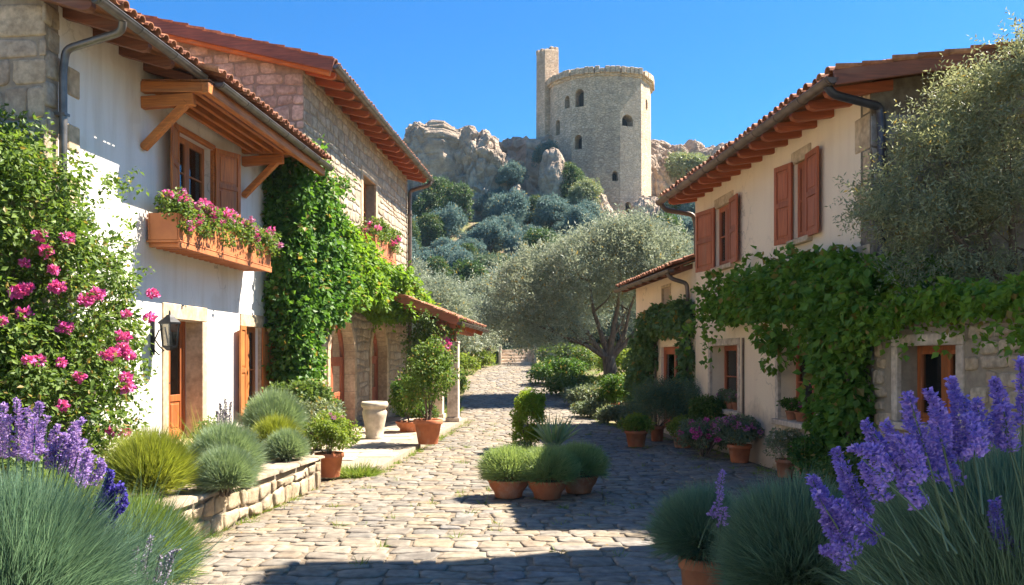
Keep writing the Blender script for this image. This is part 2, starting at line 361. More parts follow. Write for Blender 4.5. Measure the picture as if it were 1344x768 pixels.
def twig_leaves(base, d, tl, nl, L, W, spread=.8, bend=.25):
    'feathery twigs: base (m,3), d (m,3)'
    m = len(base); t = np.linspace(.12, 1, nl)
    d = unit(d); bd = rdir(m) * bend
    x = unit(np.cross(d, rdir(m))); y = np.cross(d, x)
    tl = np.broadcast_to(np.asarray(tl, float).reshape(-1, 1), (m, 1))
    P = []; D = []; N = []
    for i, tt in enumerate(t):
        p = base + (d + bd * tt) * tl * tt; a = i * 2.4 + rng.uniform(0, 1, (m, 1)) * .8
        s = np.cos(a) * x + np.sin(a) * y
        P.append(p); D.append(d * (1.0 if i == nl - 1 else .55) + s * spread); N.append(unit(np.cross(s, d) + rdir(m) * .4 + np.array([0, 0, .5])))
    return leaves(np.concatenate(P), np.concatenate(D), np.concatenate(N), L, W, .1)

def join(parts):
    Vs = []; Fs = {}; o = 0
    for V, F_ in parts:
        Vs.append(V)
        for f in (F_ if isinstance(F_, list) else [F_]): Fs.setdefault(f.shape[1], []).append(f + o)
        o += len(V)
    return np.concatenate(Vs), [np.concatenate(f) for f in Fs.values()]

def ell_points(blobs, n, lo=.45, hi=1.0, low_z=-.75, gap=0):
    'points in union of ellipsoids (c, r), biased to the outside'
    vol = np.array([b[1][0] * b[1][1] + b[1][0] * b[1][2] for b in blobs]); pr = vol / vol.sum()
    idx = rng.choice(len(blobs), n, p=pr); d = rdir(n)
    d[:, 2] = np.where(d[:, 2] < low_z, -d[:, 2], d[:, 2])
    c = np.array([b[0] for b in blobs], float)[idx]; r = np.array([b[1] for b in blobs], float)[idx]
    q = rng.uniform(lo, hi, (n, 1)) ** .6
    return c + d * r * q, d

def blades(n, base_r, Lmin, Lmax, width, elev=(12, 88), droop=.25, base_z=0, segs=3, squash=1.0):
    'grass-like blades radiating from a tuft'
    az = rng.uniform(0, 2 * np.pi, n); u = rng.uniform(0, 1, n)
    e0, e1 = np.sin(np.radians(elev[0])), np.sin(np.radians(elev[1])); el = np.arcsin(e0 + (e1 - e0) * u)
    d = np.stack([np.cos(el) * np.cos(az), np.cos(el) * np.sin(az), np.sin(el) * squash], 1)
    br = np.sqrt(rng.uniform(0, 1, n)) * base_r
    base = np.stack([np.cos(az) * br, np.sin(az) * br, np.full(n, base_z)], 1) + rng.normal(size=(n, 3)) * np.array([.25, .25, .05]) * base_r
    L = rng.uniform(Lmin, Lmax, (n, 1)); side = unit(np.cross(d, rdir(n))) * width * .5
    bend = rdir(n) * .16; V = []
    for i in range(segs):
        t = i / segs; p = base + (d + bend * t) * L * t; p[:, 2] -= droop * (L[:, 0] * t ** 2) * np.cos(el)
        wv = side * (1 - .55 * t); V += [p - wv, p + wv]
    p = base + (d + bend) * L; p[:, 2] -= droop * L[:, 0] * np.cos(el); V.append(p)
    k_ = 2 * segs + 1; V = np.stack(V, 1).reshape(-1, 3); o = np.arange(n)[:, None] * k_
    Q = np.concatenate([o + np.array([[2 * i, 2 * i + 1, 2 * i + 3, 2 * i + 2]]) for i in range(segs - 1)]) if segs > 1 else np.zeros((0, 4), int)
    T = o + np.array([[2 * segs - 2, 2 * segs - 1, 2 * segs]])
    return V, [Q, T]

def fuzz(n, R_, Rz, L0, L1_, w_, zc, elev=-.35, jit=.42, up=.35):
    'dense rounded mound of short blades that start inside a dome and end on it'
    d = rdir(n); d[:, 2] = np.where(d[:, 2] < elev, np.abs(d[:, 2]), d[:, 2]); sc_ = np.array([R_, R_, Rz])
    lump = 1 + .10 * np.sin(d[:, :1] * 5 + 1) * np.sin(d[:, 1:2] * 6 + 2) + .06 * np.sin(d[:, 2:] * 9)
    b = d * sc_ * rng.uniform(.45, .80, (n, 1)) * lump; b[:, 2] += zc
    D = unit(d + rdir(n) * jit + np.array([0, 0, up])); L = rng.uniform(L0, L1_, (n, 1)); side = unit(np.cross(D, rdir(n))) * w_ * .5; bend = rdir(n) * .12; V = []
    for i in range(2):
        t = i / 2; q = b + (D + bend * t) * L * t; V += [q - side * (1 - .4 * t), q + side * (1 - .4 * t)]
    V.append(b + (D + bend) * L); V = np.stack(V, 1).reshape(-1, 3); o = np.arange(n)[:, None] * 5
    return V, [o + np.array([[0, 1, 3, 2]]), o + np.array([[2, 3, 4]])]

def spike(p0, p1, bend, r, nw, per, fl, stem_from=0.0):
    'flower spike florets along p0->p1 -> V,F'
    p0, p1 = np.array(p0, float), np.array(p1, float); ax = unit(p1 - p0)
    P = []; D = []; N = []
    x = unit(np.cross(ax, [.3, .7, .2])); y = np.cross(ax, x)
    for i in range(nw):
        t = i / (nw - 1); rr = r * (1.0 - .72 * t ** 2.2) * (.85 + .3 * rng.random()); p = p0 + (p1 - p0) * t + np.array(bend) * math.sin(t * math.pi) 
        a = rng.uniform(0, 2 * np.pi, per)[:, None]; s = np.cos(a) * x + np.sin(a) * y
        q = rng.uniform(.35, 1, (per, 1))
        P.append(p + s * rr * q * .8 + rng.normal(size=(per, 3)) * r * .12); D.append(s * .9 + ax * .55 + rdir(per) * .5); N.append(ax + rdir(per) * .8)
    return leaves(np.concatenate(P), np.concatenate(D), unit(np.concatenate(N)), fl, fl * .8, .25)

def flower_ball(c, r, n=46, sz=None, flat=.8):
    d = rdir(n); d[:, 2] *= flat; c = np.array(c, float); sz = sz or r * .75
    return leaves(c + d * r * rng.uniform(.3, .85, (n, 1)), d + rdir(n) * .6, unit(d + rdir(n) * .7), sz, sz * .85, .3)

def stones(u0, u1, v0, v1, rh, wr, gap, dome, fmap, skip=None, wave=.03, jit=.12, npt=14, sq=5.0, tilt=.25):
    'coursed rubble / cobbles: each stone a domed island on the plane given by fmap(u,v,d)'
    cs = []; v = v0; rows = []
    while v < v1: h = rng.uniform(*rh); rows.append((v, min(v + h, v1))); v += h
    ph = rng.uniform(0, 6, 8)
    def wv(uu, i): return wave * (math.sin(uu * 1.7 + ph[i % 8]) + .6 * math.sin(uu * 4.3 + i * 1.3))
    for i, (a, b) in enumerate(rows):
        if b - a < rh[0] * .45: continue
        u = u0 - rng.uniform(0, wr[0])
        while u < u1:
            w_ = rng.uniform(*wr); ua, ub = max(u, u0), min(u + w_, u1); u += w_
            if ub - ua < wr[0] * .35: continue
            j = lambda: rng.uniform(-jit, jit) * (b - a)
            g = gap * .5
            q = [(ua + g + j(), a + wv(ua, i) + g + j() * .6), (ub - g + j(), a + wv(ub, i) + g + j() * .6), (ub - g + j(), b + wv(ub, i + 1) - g + j() * .6), (ua + g + j(), b + wv(ua, i + 1) - g + j() * .6)]
            q = [(min(max(x_, u0), u1), min(max(y_, v0), v1)) for x_, y_ in q]
            if skip:
                tst = q + [((q[k_][0] + q[(k_ + 1) % 4][0]) / 2, (q[k_][1] + q[(k_ + 1) % 4][1]) / 2) for k_ in range(4)] + [(sum(t[0] for t in q) / 4, sum(t[1] for t in q) / 4)]
                if any(skip(*t) for t in tst): continue
            cs.append(q)
    if not cs: return np.zeros((0, 3)), [np.zeros((0, 4), int)]
    Q = np.array(cs); S = len(Q); th = np.linspace(0, 2 * np.pi, npt, endpoint=False) + .2
    ex = 2 / sq; ca, sa = np.cos(th), np.sin(th); A = np.sign(ca) * np.abs(ca) ** ex; Bb = np.sign(sa) * np.abs(sa) ** ex
    m = (rng.uniform(-.11, .05, (S, npt)) + 1)
    A = np.clip(A * m, -1, 1); Bb = np.clip(Bb * m, -1, 1); a_, b_ = (A + 1) / 2, (Bb + 1) / 2
    P = (Q[:, 0, None] * ((1 - a_) * (1 - b_))[..., None] + Q[:, 1, None] * (a_ * (1 - b_))[..., None] + Q[:, 2, None] * (a_ * b_)[..., None] + Q[:, 3, None] * ((1 - a_) * b_)[..., None])
    c = Q.mean(1)[:, None]; hgt = dome * rng.uniform(.55, 1.2, (S, 1)); tl = rng.uniform(-tilt, tilt, (S, 2)) * dome / .2
    rings = []
    for f, hh in ((1.0, -.25), (.985, .55), (.86, .93), (.5, 1.05)):
        p = c + (P - c) * f; d = hgt * hh + (np.sum((p - c) * tl[:, None], -1) if hh > 0 else 0) + rng.normal(size=(S, npt)) * dome * (.07 if hh > 0 else 0)
        rings.append(np.concatenate([p, d[..., None]], -1))
    cen = np.concatenate([c, (hgt * 1.08)[..., None]], -1)
    V = np.concatenate(rings + [cen], 1); k_ = V.shape[1]; V = V.reshape(-1, 3)
    V = fmap(V[:, 0], V[:, 1], V[:, 2])
    o = (np.arange(S) * k_)[:, None]; Qd = []
    for rI in range(3):
        for i in range(npt): Qd.append(o + np.array([[rI * npt + i, rI * npt + (i + 1) % npt, (rI + 1) * npt + (i + 1) % npt, (rI + 1) * npt + i]]))
    T = [o + np.array([[3 * npt + i, 3 * npt + (i + 1) % npt, 4 * npt]]) for i in range(npt)]
    return V, [np.concatenate(Qd), np.concatenate(T)]

def tiles(s0, s1, o0, z0, slope, length, pitch=.23, step=.38, r=.088, seed=0):
    'barrel tiles; eave along s at (o0,z0), rising towards -o -> V,F in (o,s,z)'
    nc = int((s1 - s0) / pitch); nr = int(length / step) + 1; cs, sn = math.cos(slope), math.sin(slope)
    na = 7; ang = np.linspace(0, np.pi, na)
    cc, rr = np.meshgrid(np.arange(nc), np.arange(nr), indexing='ij'); cc = cc.ravel(); rr = rr.ravel(); S = len(cc)
    def place(flip, uo, lift, rad):
        u0_ = rr * step + uo + rng.normal(size=S) * .012; sc_ = s0 + (cc + (.5 if not flip else 0.0)) * pitch + rng.normal(size=S) * .006
        lf = lift + rng.normal(size=S) * .005; sk = rng.normal(size=S) * .012
        L_ = step * 1.16; V = []
        for e, (du, rad_, dl) in enumerate(((0, rad, .022), (L_, rad * .82, -.012), (0, rad - .016, .022), (.2, rad - .018, .010))):
            a = ang[None, :]; u = u0_ + du
            s_ = sc_[:, None] + np.cos(a) * rad_ + (sk * du / L_)[:, None]
            n_ = (np.sin(a) * rad_ * (.85 if not flip else -.85)) + (lf + dl)[:, None]
            o_ = o0 - (u[:, None] * cs + n_ * sn * -1) ; z_ = z0 + u[:, None] * sn + n_ * cs
            V.append(np.stack([o_, s_, z_], -1))
        V = np.concatenate(V, 1); k_ = 4 * na; o = (np.arange(S) * k_)[:, None]; Q = []
        for i in range(na - 1):
            Q += [o + np.array([[i, i + 1, na + i + 1, na + i]]), o + np.array([[i + 1, i, 2 * na + i, 2 * na + i + 1]]), o + np.array([[2 * na + i + 1, 2 * na + i, 3 * na + i, 3 * na + i + 1]])]
        return V.reshape(-1, 3), np.concatenate(Q)
    return join([place(False, 0, .03, r), place(True, .03, .085, r * .98)])
# ================================================================== GROUND
def sstep(x, a, b):
    t = np.clip((np.asarray(x, float) - a) / (b - a), 0, 1); return t * t * (3 - 2 * t)
def gh(x, y):
    'ground height'
    x = np.asarray(x, float); y = np.asarray(y, float)
    z = 1.6 * sstep(y, 27, 50) + .9 * sstep(y, 50.2, 52.2) + .6 * sstep(x, 2.2, 4.5) * sstep(y, 27, 34) * (1 - sstep(y, 40, 55))
    hill = 15.5 * sstep(y, 52, 100) + 6 * sstep(y, 100, 170)
    hill = hill * (1 - sstep(np.abs(x - 6), 60, 190)) * (1 - sstep(y, 230, 420))
    bum = .5 * np.sin(x * .31 + y * .17) * np.sin(y * .23 - x * .11) * sstep(y, 52, 64)
    return z + hill + bum
def ghf(x, y): return float(gh(x, y))

def grid_axis(vals): return np.unique(np.round(np.concatenate(vals), 3))
gx = grid_axis([np.linspace(-900, -60, 15), np.linspace(-60, -12, 25), np.linspace(-12, 12, 61), np.linspace(12, 70, 30), np.linspace(70, 900, 15)])
gy = grid_axis([np.linspace(-60, 0, 7), np.linspace(0, 60, 121), np.linspace(60, 130, 50), np.linspace(130, 420, 24), np.linspace(420, 1600, 10)])
X_, Y_ = np.meshgrid(gx, gy); Z_ = gh(X_, Y_) - .03
ii = np.arange(X_.size).reshape(X_.shape)
k = NT('ground_earth')
gn = k.noise(.9, 6); gn2 = k.noise(6, 6); gn3 = k.noise(.13, 4)
grs = k.ramp(gn2, (.3, (.10, .12, .03)), (.7, (.20, .20, .06)))
ert = k.ramp(gn2, (.3, (.16, .11, .065)), (.7, (.30, .22, .13)))
k.base(k.mix(k.ramp(gn, (.42, (0, 0, 0)), (.58, (1, 1, 1))), ert, grs)); k.bump(gn2, .8, .05); k.b.inputs['Roughness'].default_value = .95
ground = np_mesh('ground', np.stack([X_.ravel(), Y_.ravel(), Z_.ravel()], 1), np.stack([ii[:-1, :-1].ravel(), ii[:-1, 1:].ravel(), ii[1:, 1:].ravel(), ii[1:, :-1].ravel()], 1), k.m, smooth=True)
tag(ground, kind='structure')

# lane: earth bed and irregular cobbles as real stones
LANE_L = [(3.0, -4.6), (7.0, -3.72), (13.2, -3.05), (14.0, -2.9), (14.8, -2.34), (27.2, -1.38), (29, -1.75), (34, -2.0), (40, -2.1), (45, -1.7), (50, -.55)]
LANE_R = [(3.0, 5.4), (12, 5.0), (19.5, 4.35), (22, 3.75), (25, 3.1), (28, 2.85), (33, 2.55), (38, 1.9), (43, 1.25), (46, 1.1), (50, 1.2)]
def lane_x(tab, y): return np.interp(y, [t[0] for t in tab], [t[1] for t in tab])
ly = np.linspace(3, 50, 160); lx = np.linspace(0, 1, 24)
Lx = lane_x(LANE_L, ly)[:, None] * (1 - lx) + lane_x(LANE_R, ly)[:, None] * lx; Ly = np.repeat(ly[:, None], 24, 1)
ii = np.arange(Lx.size).reshape(Lx.shape)
lb = np_mesh('lane_bed', np.stack([Lx.ravel(), Ly.ravel(), gh(Lx, Ly).ravel() - .006], 1), np.stack([ii[:-1, :-1].ravel(), ii[:-1, 1:].ravel(), ii[1:, 1:].ravel(), ii[1:, :-1].ravel()], 1), 'joint', smooth=True)
tag(lb, kind='structure')
def lane_skip(u, v):
    e = .06 * math.sin(v * 3.1) + .05 * math.sin(v * 7.7)
    return not (lane_x(LANE_L, v) - .05 + e < u < lane_x(LANE_R, v) + .05 - e)
V, F_ = stones(-4.8, 5.5, 4.6, 22, (.16, .29), (.2, .50), .014, .016, lambda u, v, d: np.stack([u, v, gh(u, v) + d], 1), lane_skip, wave=.06, jit=.14, sq=6, tilt=.4)
V2, F2 = stones(-2.9, 4.6, 22, 49.8, (.2, .32), (.26, .56), .02, .016, lambda u, v, d: np.stack([u, v, gh(u, v) + d], 1), lane_skip, wave=.05, jit=.12, npt=10)
tag(np_mesh('cobbled_lane', *join([(V, F_), (V2, F2)]), 'cobble', smooth=True), kind='structure')

# pale paved terrace in front of the stone house
def prism(name, poly, z0, z1, mat, parent=None, bevel=.012):
    m = MB(); n = len(poly)
    m.add([(x, y, z0) for x, y in poly] + [(x, y, z1) for x, y in poly], [tuple(range(n))[::-1], tuple(range(n, 2 * n))] + [(i, (i + 1) % n, n + (i + 1) % n, n + i) for i in range(n)])
    return m.build(name, mat, parent, bevel)
pv = [(-5.3, 14.75), (-3.4, 14.6), (-2.55, 14.75), (-2.3, 15.1), (-1.42, 27.2), (-4.4, 27.4)]
tag(prism('pavement', pv, -.1, .10, 'mortar', bevel=0), kind='structure')
def in_poly(p, x, y):
    c = False
    for i in range(len(p)):
        (x1, y1), (x2, y2) = p[i], p[i - 1]
        if (y1 > y) != (y2 > y) and x < (x2 - x1) * (y - y1) / (y2 - y1) + x1: c = not c
    return c
V, F_ = stones(-5.4, -1.2, 14.6, 27.4, (.55, .8), (.7, 1.25), .012, .014, lambda u, v, d: np.stack([u, v, .105 + d], 1), lambda u, v: not in_poly(pv, u, v), wave=.0, jit=.0, sq=22, tilt=.06, npt=16)
tag(np_mesh('pavement_slabs', V, F_, 'slab', smooth=False), kind='structure')

# unseen paving added behind the camera to bounce sunlight onto the shaded walls
bx = np.linspace(-6.2, 6.2, 14); by = np.linspace(-16, 4.62, 22); BX, BY = np.meshgrid(bx, by); ii = np.arange(BX.size).reshape(BX.shape)
tag(np_mesh('square_paving', np.stack([BX.ravel(), BY.ravel(), 0 * BX.ravel() + .008], 1), np.stack([ii[:-1, :-1].ravel(), ii[:-1, 1:].ravel(), ii[1:, 1:].ravel(), ii[1:, :-1].ravel()], 1), 'cobble'), kind='structure')

# ================================================================== HOUSE KIT
class Kit:
    def __init__(s, root, side, length): s.root, s.side, s.len = root, side, length
    def mb(s): return MB(s.side)
    def np(s, name, V, Fs, mat, parent=None, smooth=False):
        V = np.array(V, float); V[:, 0] *= s.side
        if s.side < 0: Fs = [f[:, ::-1] for f in (Fs if isinstance(Fs, list) else [Fs])]
        return np_mesh(name, V, Fs, mat, parent or s.root, smooth)

def wall_panel(m, fm, u0, u1, v0, v1, ops, dep, back=True):
    'panel with openings (ua,ub,va,vb,arch) and reveals; fm(u,v,d)'
    us = sorted({u0, u1} | {o[0] for o in ops} | {o[1] for o in ops}); tops = []
    for o in ops: tops += [o[2], o[3] + ((o[1] - o[0]) / 2 if o[4] else 0)]
    vs = sorted({v0, v1} | set(tops))
    def inside(u, v): return any(o[0] < u < o[1] and o[2] < v < o[3] + ((o[1] - o[0]) / 2 if o[4] else 0) for o in ops)
    for d in ([0, dep] if back else [0]):
        for i in range(len(us) - 1):
            for j in range(len(vs) - 1):
                if inside((us[i] + us[i + 1]) / 2, (vs[j] + vs[j + 1]) / 2): continue
                q = [fm(us[i], vs[j], d), fm(us[i + 1], vs[j], d), fm(us[i + 1], vs[j + 1], d), fm(us[i], vs[j + 1], d)]
                m.add(q if d == 0 else q[::-1], [(0, 1, 2, 3)])
    for ua, ub, va, vb, ar in ops:
        q = lambda a, b, c, d: m.add([fm(*a, 0), fm(*b, 0), fm(*c, dep), fm(*d, dep)], [(0, 1, 2, 3)])
        q((ua, va), (ua, vb), (ua, vb), (ua, va)); q((ub, vb), (ub, va), (ub, va), (ub, vb))
        q((ub, va), (ua, va), (ua, va), (ub, va))
        if not ar: q((ua, vb), (ub, vb), (ub, vb), (ua, vb))
        else:
            r = (ub - ua) / 2; cu = (ua + ub) / 2; N_ = 16
            pts = [(cu - r * math.cos(math.pi * k_ / N_), vb + r * math.sin(math.pi * k_ / N_)) for k_ in range(N_ + 1)]
            for a, b in zip(pts, pts[1:]):
                q(a, b, b, a)
                for d in ([0, dep] if back else [0]):
                    m.add([fm(*a, d), fm(*b, d), fm(b[0], vb + r, d), fm(a[0], vb + r, d)], [(0, 1, 2, 3)])

def stone_skip(ops, pad):
    def f(u, v):
        for ua, ub, va, vb, ar in ops:
            if ua - pad < u < ub + pad and va - pad < v < vb + (0 if ar else pad): return True
            if ar and v >= vb and math.hypot(u - (ua + ub) / 2, v - vb) < (ub - ua) / 2 + pad: return True
        return False
    return f

def shutter(K, win, hs, dirn, ang, w_, z0, z1, mat, label=None):
    'panelled shutter hinged at s=hs, opened flat-ish; dirn +1 extends to larger s'
    m = K.mb(); ca, sa = math.cos(ang), math.sin(ang)
    def fr(a, b, z): return (.03 + a * sa + b * ca, hs + dirn * (a * ca - b * sa), z)
    def bx(a0, a1, b0, b1, c0, c1): m.hexa([fr(a0, b0, c0), fr(a1, b0, c0), fr(a1, b1, c0), fr(a0, b1, c0), fr(a0, b0, c1), fr(a1, b0, c1), fr(a1, b1, c1), fr(a0, b1, c1)])
    st = .075; t = .04; mid = (z0 + z1) / 2 - .05
    bx(0, st, 0, t, z0, z1); bx(w_ - st, w_, 0, t, z0, z1)
    for c, h in ((z0, .09), (z1 - .09, .09), (mid, .09)): bx(st, w_ - st, .001, t - .001, c, c + h)
    for c0, c1 in ((z0 + .09, mid), (mid + .09, z1 - .09)):
        bx(st, w_ - st, .012, .02, c0, c1); bx(st + .04, w_ - st - .04, .008, .032, c0 + .05, c1 - .05)
    o = m.build('shutter', mat, win, .005)
    if label: o['label'] = label
    hm = K.mb()
    for z in (z0 + .16, z1 - .2): hm.hexa([fr(a, b, c) for c in (z, z + .045) for a, b in ((-.01, t + .001), (.16, t + .001), (.16, t + .007), (-.01, t + .007))])
    return o

def window(K, s0, s1, z0, z1, dep, wood, trim=None, tw=.14, sill=True, shut=None, curtain=True, lintel_h=None, jambs=True, bars=1, name='window', sill_out=.08):
    m = K.mb(); f = .06; o = -dep
    m.box(o - .06, o, s0, s0 + f, z0, z1); m.box(o - .06, o, s1 - f, s1, z0, z1)
    m.box(o - .059, o - .001, s0 + f, s1 - f, z0, z0 + f); m.box(o - .059, o - .001, s0 + f, s1 - f, z1 - f, z1)
    c = (s0 + s1) / 2
    m.box(o - .05, o + .012, c - .05, c + .05, z0 + f, z1 - f)
    for a, b in ((s0 + f, c - .05), (c + .05, s1 - f)):   # casement stiles and glazing bars
        m.box(o - .045, o + .006, a, a + .045, z0 + f, z1 - f); m.box(o - .045, o + .006, b - .045, b, z0 + f, z1 - f)
        m.box(o - .044, o + .005, a + .045, b - .045, z0 + f, z0 + f + .06); m.box(o - .044, o + .005, a + .045, b - .045, z1 - f - .05, z1 - f)
        for i in range(bars):
            zz = z0 + (z1 - z0) * (i + 1) / (bars + 1); m.box(o - .04, o + .002, a + .045, b - .045, zz - .014, zz + .014)
    win = m.build(name, wood + '_z', K.root, .004)
    g = K.mb(); g.box(o - .034, o - .028, s0 + f + .005, s1 - f - .005, z0 + f + .005, z1 - f - .005); g.build('pane', 'glass', win)
    if curtain:
        N_ = 26; vs = []; fs = []
        for part, (a, b) in enumerate(((s0 + .02, s0 + (s1 - s0) * .30), (s1 - (s1 - s0) * .30, s1 - .02))):
            b0 = len(vs)
            for i in range(N_ + 1):
                t = i / N_; ss = a + (b - a) * t; oo = o - .16 + .025 * math.sin(t * 22)
                vs += [(oo, ss, z0 + .02), (oo * 1.0, ss, z1 - .02)]
            fs += [(b0 + 2 * i, b0 + 2 * i + 2, b0 + 2 * i + 3, b0 + 2 * i + 1) for i in range(N_)]
        cm = K.mb(); cm.add(vs, fs, True); cm.build('curtain', 'curtain', win)
    if trim:
        lh = lintel_h or tw; p = .028
        a = K.mb(); a.box(-.05, p, s0 - tw, s1 + tw, z1 - .006, z1 + lh); a.build('lintel', trim, win, .012)
        if jambs:
            for x0, x1 in ((s0 - tw, s0 + .004), (s1 - .004, s1 + tw)):
                a = K.mb(); a.box(-.05, p - .003, x0, x1, z0 - .001, z1 - .008); a.build('jamb', trim, win, .01)
        if sill:
            a = K.mb(); a.box(-dep + .02, sill_out, s0 - tw - .05, s1 + tw + .05, z0 - .10, z0 - .003); a.build('sill', trim, win, .012)
    for sh in (shut or []): shutter(K, win, *sh)
    return win

def gutter_run(K, name, o, z, s0, s1, r, mat):
    m = K.mb(); m.half_pipe((o, s0, z), (o, s1, z), r)
    n = int((s1 - s0) / .9)
    for i in range(n + 1):   # brackets and bead
        s = s0 + .05 + (s1 - s0 - .1) * i / n; pts = [(o + r * 1.06 * math.cos(a), s, z + r * 1.06 * math.sin(a)) for a in np.linspace(math.pi, 2 * math.pi, 9)]
        m.tube(pts, .008, 5)
    m.tube([(o + r, s0, z), (o + r, s1, z)], .010, 6); m.tube([(o - r, s0, z), (o - r, s1, z)], .008, 6)
    return m.build(name, mat, K.root)

def downpipe(K, pts, r, mat, parent=None, clips=()):
    m = K.mb(); out = [Vector(pts[0])]
    for a, b, c in zip(pts, pts[1:], pts[2:]):
        a, b, c = Vector(a), Vector(b), Vector(c); d1 = (a - b).normalized(); d2 = (c - b).normalized(); q = .09
        for t in (0, .25, .5, .75, 1): out.append((b + d1 * q) * (1 - t) ** 2 + b * 2 * t * (1 - t) + (b + d2 * q) * t * t)
    out.append(Vector(pts[-1])); m.tube(out, r, 12)
    for s, o, z in clips: m.box(o - r - .05, o + r * 1.12, s - r * 1.15, s + r * 1.15, z, z + .035)
    return m.build('downpipe', mat, parent or K.root)

def rafters(K, s0, s1, n, o_in, o_out, z_out, slope, w_, h, mat, tail=True):
    for i in range(n):
        s = s0 + (s1 - s0) * i / (n - 1) + rng.uniform(-.012, .012); t = math.tan(slope)
        m = K.mb(); z1 = z_out; z0 = z_out + (o_out - o_in) * t
        a = [(o_in, z0 - h), (o_out - .12, z1 + .12 * t - h), (o_out - .03, z1 + .03 * t - h * .72), (o_out, z1 - h * .38), (o_out, z1), (o_in, z0)]
        vs = [(o, s - w_ / 2, z) for o, z in a] + [(o, s + w_ / 2, z) for o, z in a]; N_ = len(a)
        m.add(vs, [tuple(range(N_)), tuple(range(N_, 2 * N_))[::-1]] + [(k_, N_ + k_, N_ + (k_ + 1) % N_, (k_ + 1) % N_) for k_ in range(N_)])
        m.build('rafter', mat, K.root, .006)

def roof(K, s0, s1, o_eave, z_eave, slope, length, board='boards_y', pitch=.23):
    'deck of boards + tiles; returns roof object'
    cs, sn = math.cos(slope), math.sin(slope); m = K.mb(); nb = int(length / .16)
    for i in range(nb):
        a, b = i * .16 + .004, i * .16 + .156
        P = lambda u, n_: (o_eave - u * cs + n_ * sn, z_eave + u * sn + n_ * cs)
        q = [P(a, 0), P(b, 0), P(b, .025), P(a, .025)]
        m.hexa([(q[0][0], s0, q[0][1]), (q[1][0], s0, q[1][1]), (q[1][0], s1, q[1][1]), (q[0][0], s1, q[0][1]), (q[3][0], s0, q[3][1]), (q[2][0], s0, q[2][1]), (q[2][0], s1, q[2][1]), (q[3][0], s1, q[3][1])])
    rf = m.build('roof', board, K.root)
    m2 = K.mb(); P = lambda u, n_: (o_eave - u * cs + n_ * sn, z_eave + u * sn + n_ * cs)
    a, b, c, d = P(.02, .028), P(length, .028), P(length, .05), P(.02, .05)
    m2.hexa([(a[0], s0, a[1]), (b[0], s0, b[1]), (b[0], s1, b[1]), (a[0], s1, a[1]), (d[0], s0, d[1]), (c[0], s0, c[1]), (c[0], s1, c[1]), (d[0], s1, d[1])])
    m2.build('roof_underlay', 'soil', rf)
    V, F_ = tiles(s0, s1, o_eave + .07, z_eave + .03, slope, length, pitch); V[:, 0] *= K.side
    np_mesh('roof_tiles', V, F_, 'tile', rf, smooth=False)
    return rf

def verge(K, rf, s, o_eave, z_eave, slope, length, mat, h=.2, t=.05, drop=.12):
    cs, sn = math.cos(slope), math.sin(slope); m = K.mb(); P = lambda u, n_: (o_eave - u * cs + n_ * sn, z_eave + u * sn + n_ * cs)
    a, b, c, d = P(-.06, -drop), P(length, -drop), P(length, h - drop), P(-.06, h - drop)
    m.hexa([(a[0], s - t, a[1]), (b[0], s - t, b[1]), (b[0], s, b[1]), (a[0], s, a[1]), (d[0], s - t, d[1]), (c[0], s - t, c[1]), (c[0], s, c[1]), (d[0], s, d[1])])
    o = m.build('bargeboard', mat, rf, .008); return o

def gable(K, name, s, t, o0, o1, z0, fz, mat, parent=None):
    'wall across the house between o0 (lane) and o1 (back), top given by fz(o)'
    m = K.mb(); pts = [(o0, z0), (o1, z0), (o1, fz(o1)), (o0, fz(o0))]
    vs = [(o, s, z) for o, z in pts] + [(o, s + t, z) for o, z in pts]
    m.add(vs, [(0, 1, 2, 3), (7, 6, 5, 4)] + [(i, 4 + i, 4 + (i + 1) % 4, (i + 1) % 4) for i in range(4)])
    return m.build(name, mat, parent or K.root)

# ================================================================== WHITE HOUSE (left, near)
TH = R(4.5)
rt = empty('white_house', (-6.07, 11.07, 0), -TH, 'white plastered two storey house with timber canopy over its upper window on the left', 'house')
K = Kit(rt, 1, 8.35)
SL = R(17); OE, ZE = .92, 6.50
fz = lambda o: ZE + (OE - o) * math.tan(SL) - .03
fl = lambda u, v, d: (-d, u, v)
ops = [(3.32, 4.63, .5, 2.67, False), (6.6, 7.5, .84, 2.66, False), (3.65, 5.1, 4.66, 5.95, False)]
m = K.mb(); wall_panel(m, fl, 0.02, 8.35, 0, 6.70, ops, .34); m.build('wall', 'plaster_white', rt)
gable(K, 'back_wall', 8.05, .28, -.35, -7, 0, fz, 'plaster_white')
m = K.mb(); m.box(-7.0, -6.7, .3, 8.05, 0, fz(-7)); m.build('back_wall', 'plaster_white', rt)
g = gable(K, 'gable_wall', -.02, .3, .015, -7, 0, fz, 'mortar')
V, F_ = stones(-7, .06, 0, 8.6, (.24, .42), (.3, .75), .025, .022, lambda u, v, d: np.stack([u, -.022 - d, v], 1), lambda u, v: v > fz(u) - .05, jit=.08, wave=.03, sq=7)
K.np('gable_stones', V, F_, 'rubble_warm', g, True)
V, F_ = stones(-.06, .30, 0, 6.62, (.26, .42), (.36, .38), .03, .03, lambda u, v, d: np.stack([.017 + d, u, v], 1), None, jit=.06, wave=.0, sq=8)
K.np('corner_stones', V, F_, 'rubble', g, True)
zz = .6
while zz < 6.2:   # alternating quoins let into the plaster
    h = rng.uniform(.26, .40); L = rng.uniform(.2, .36)
    m = K.mb(); m.box(-.05, .012 + rng.uniform(0, .008), .50, .50 + L, zz, zz + h); m.build('quoin', 'quoin', rt, .02)
    zz += h + rng.uniform(.30, .42)
roof(K, -.45, 8.5, OE, ZE, SL, 8.2)
rafters(K, -.25, 8.2, 13, -.3, OE - .1, ZE - .02, SL, .11, .15, 'darkwood_x')
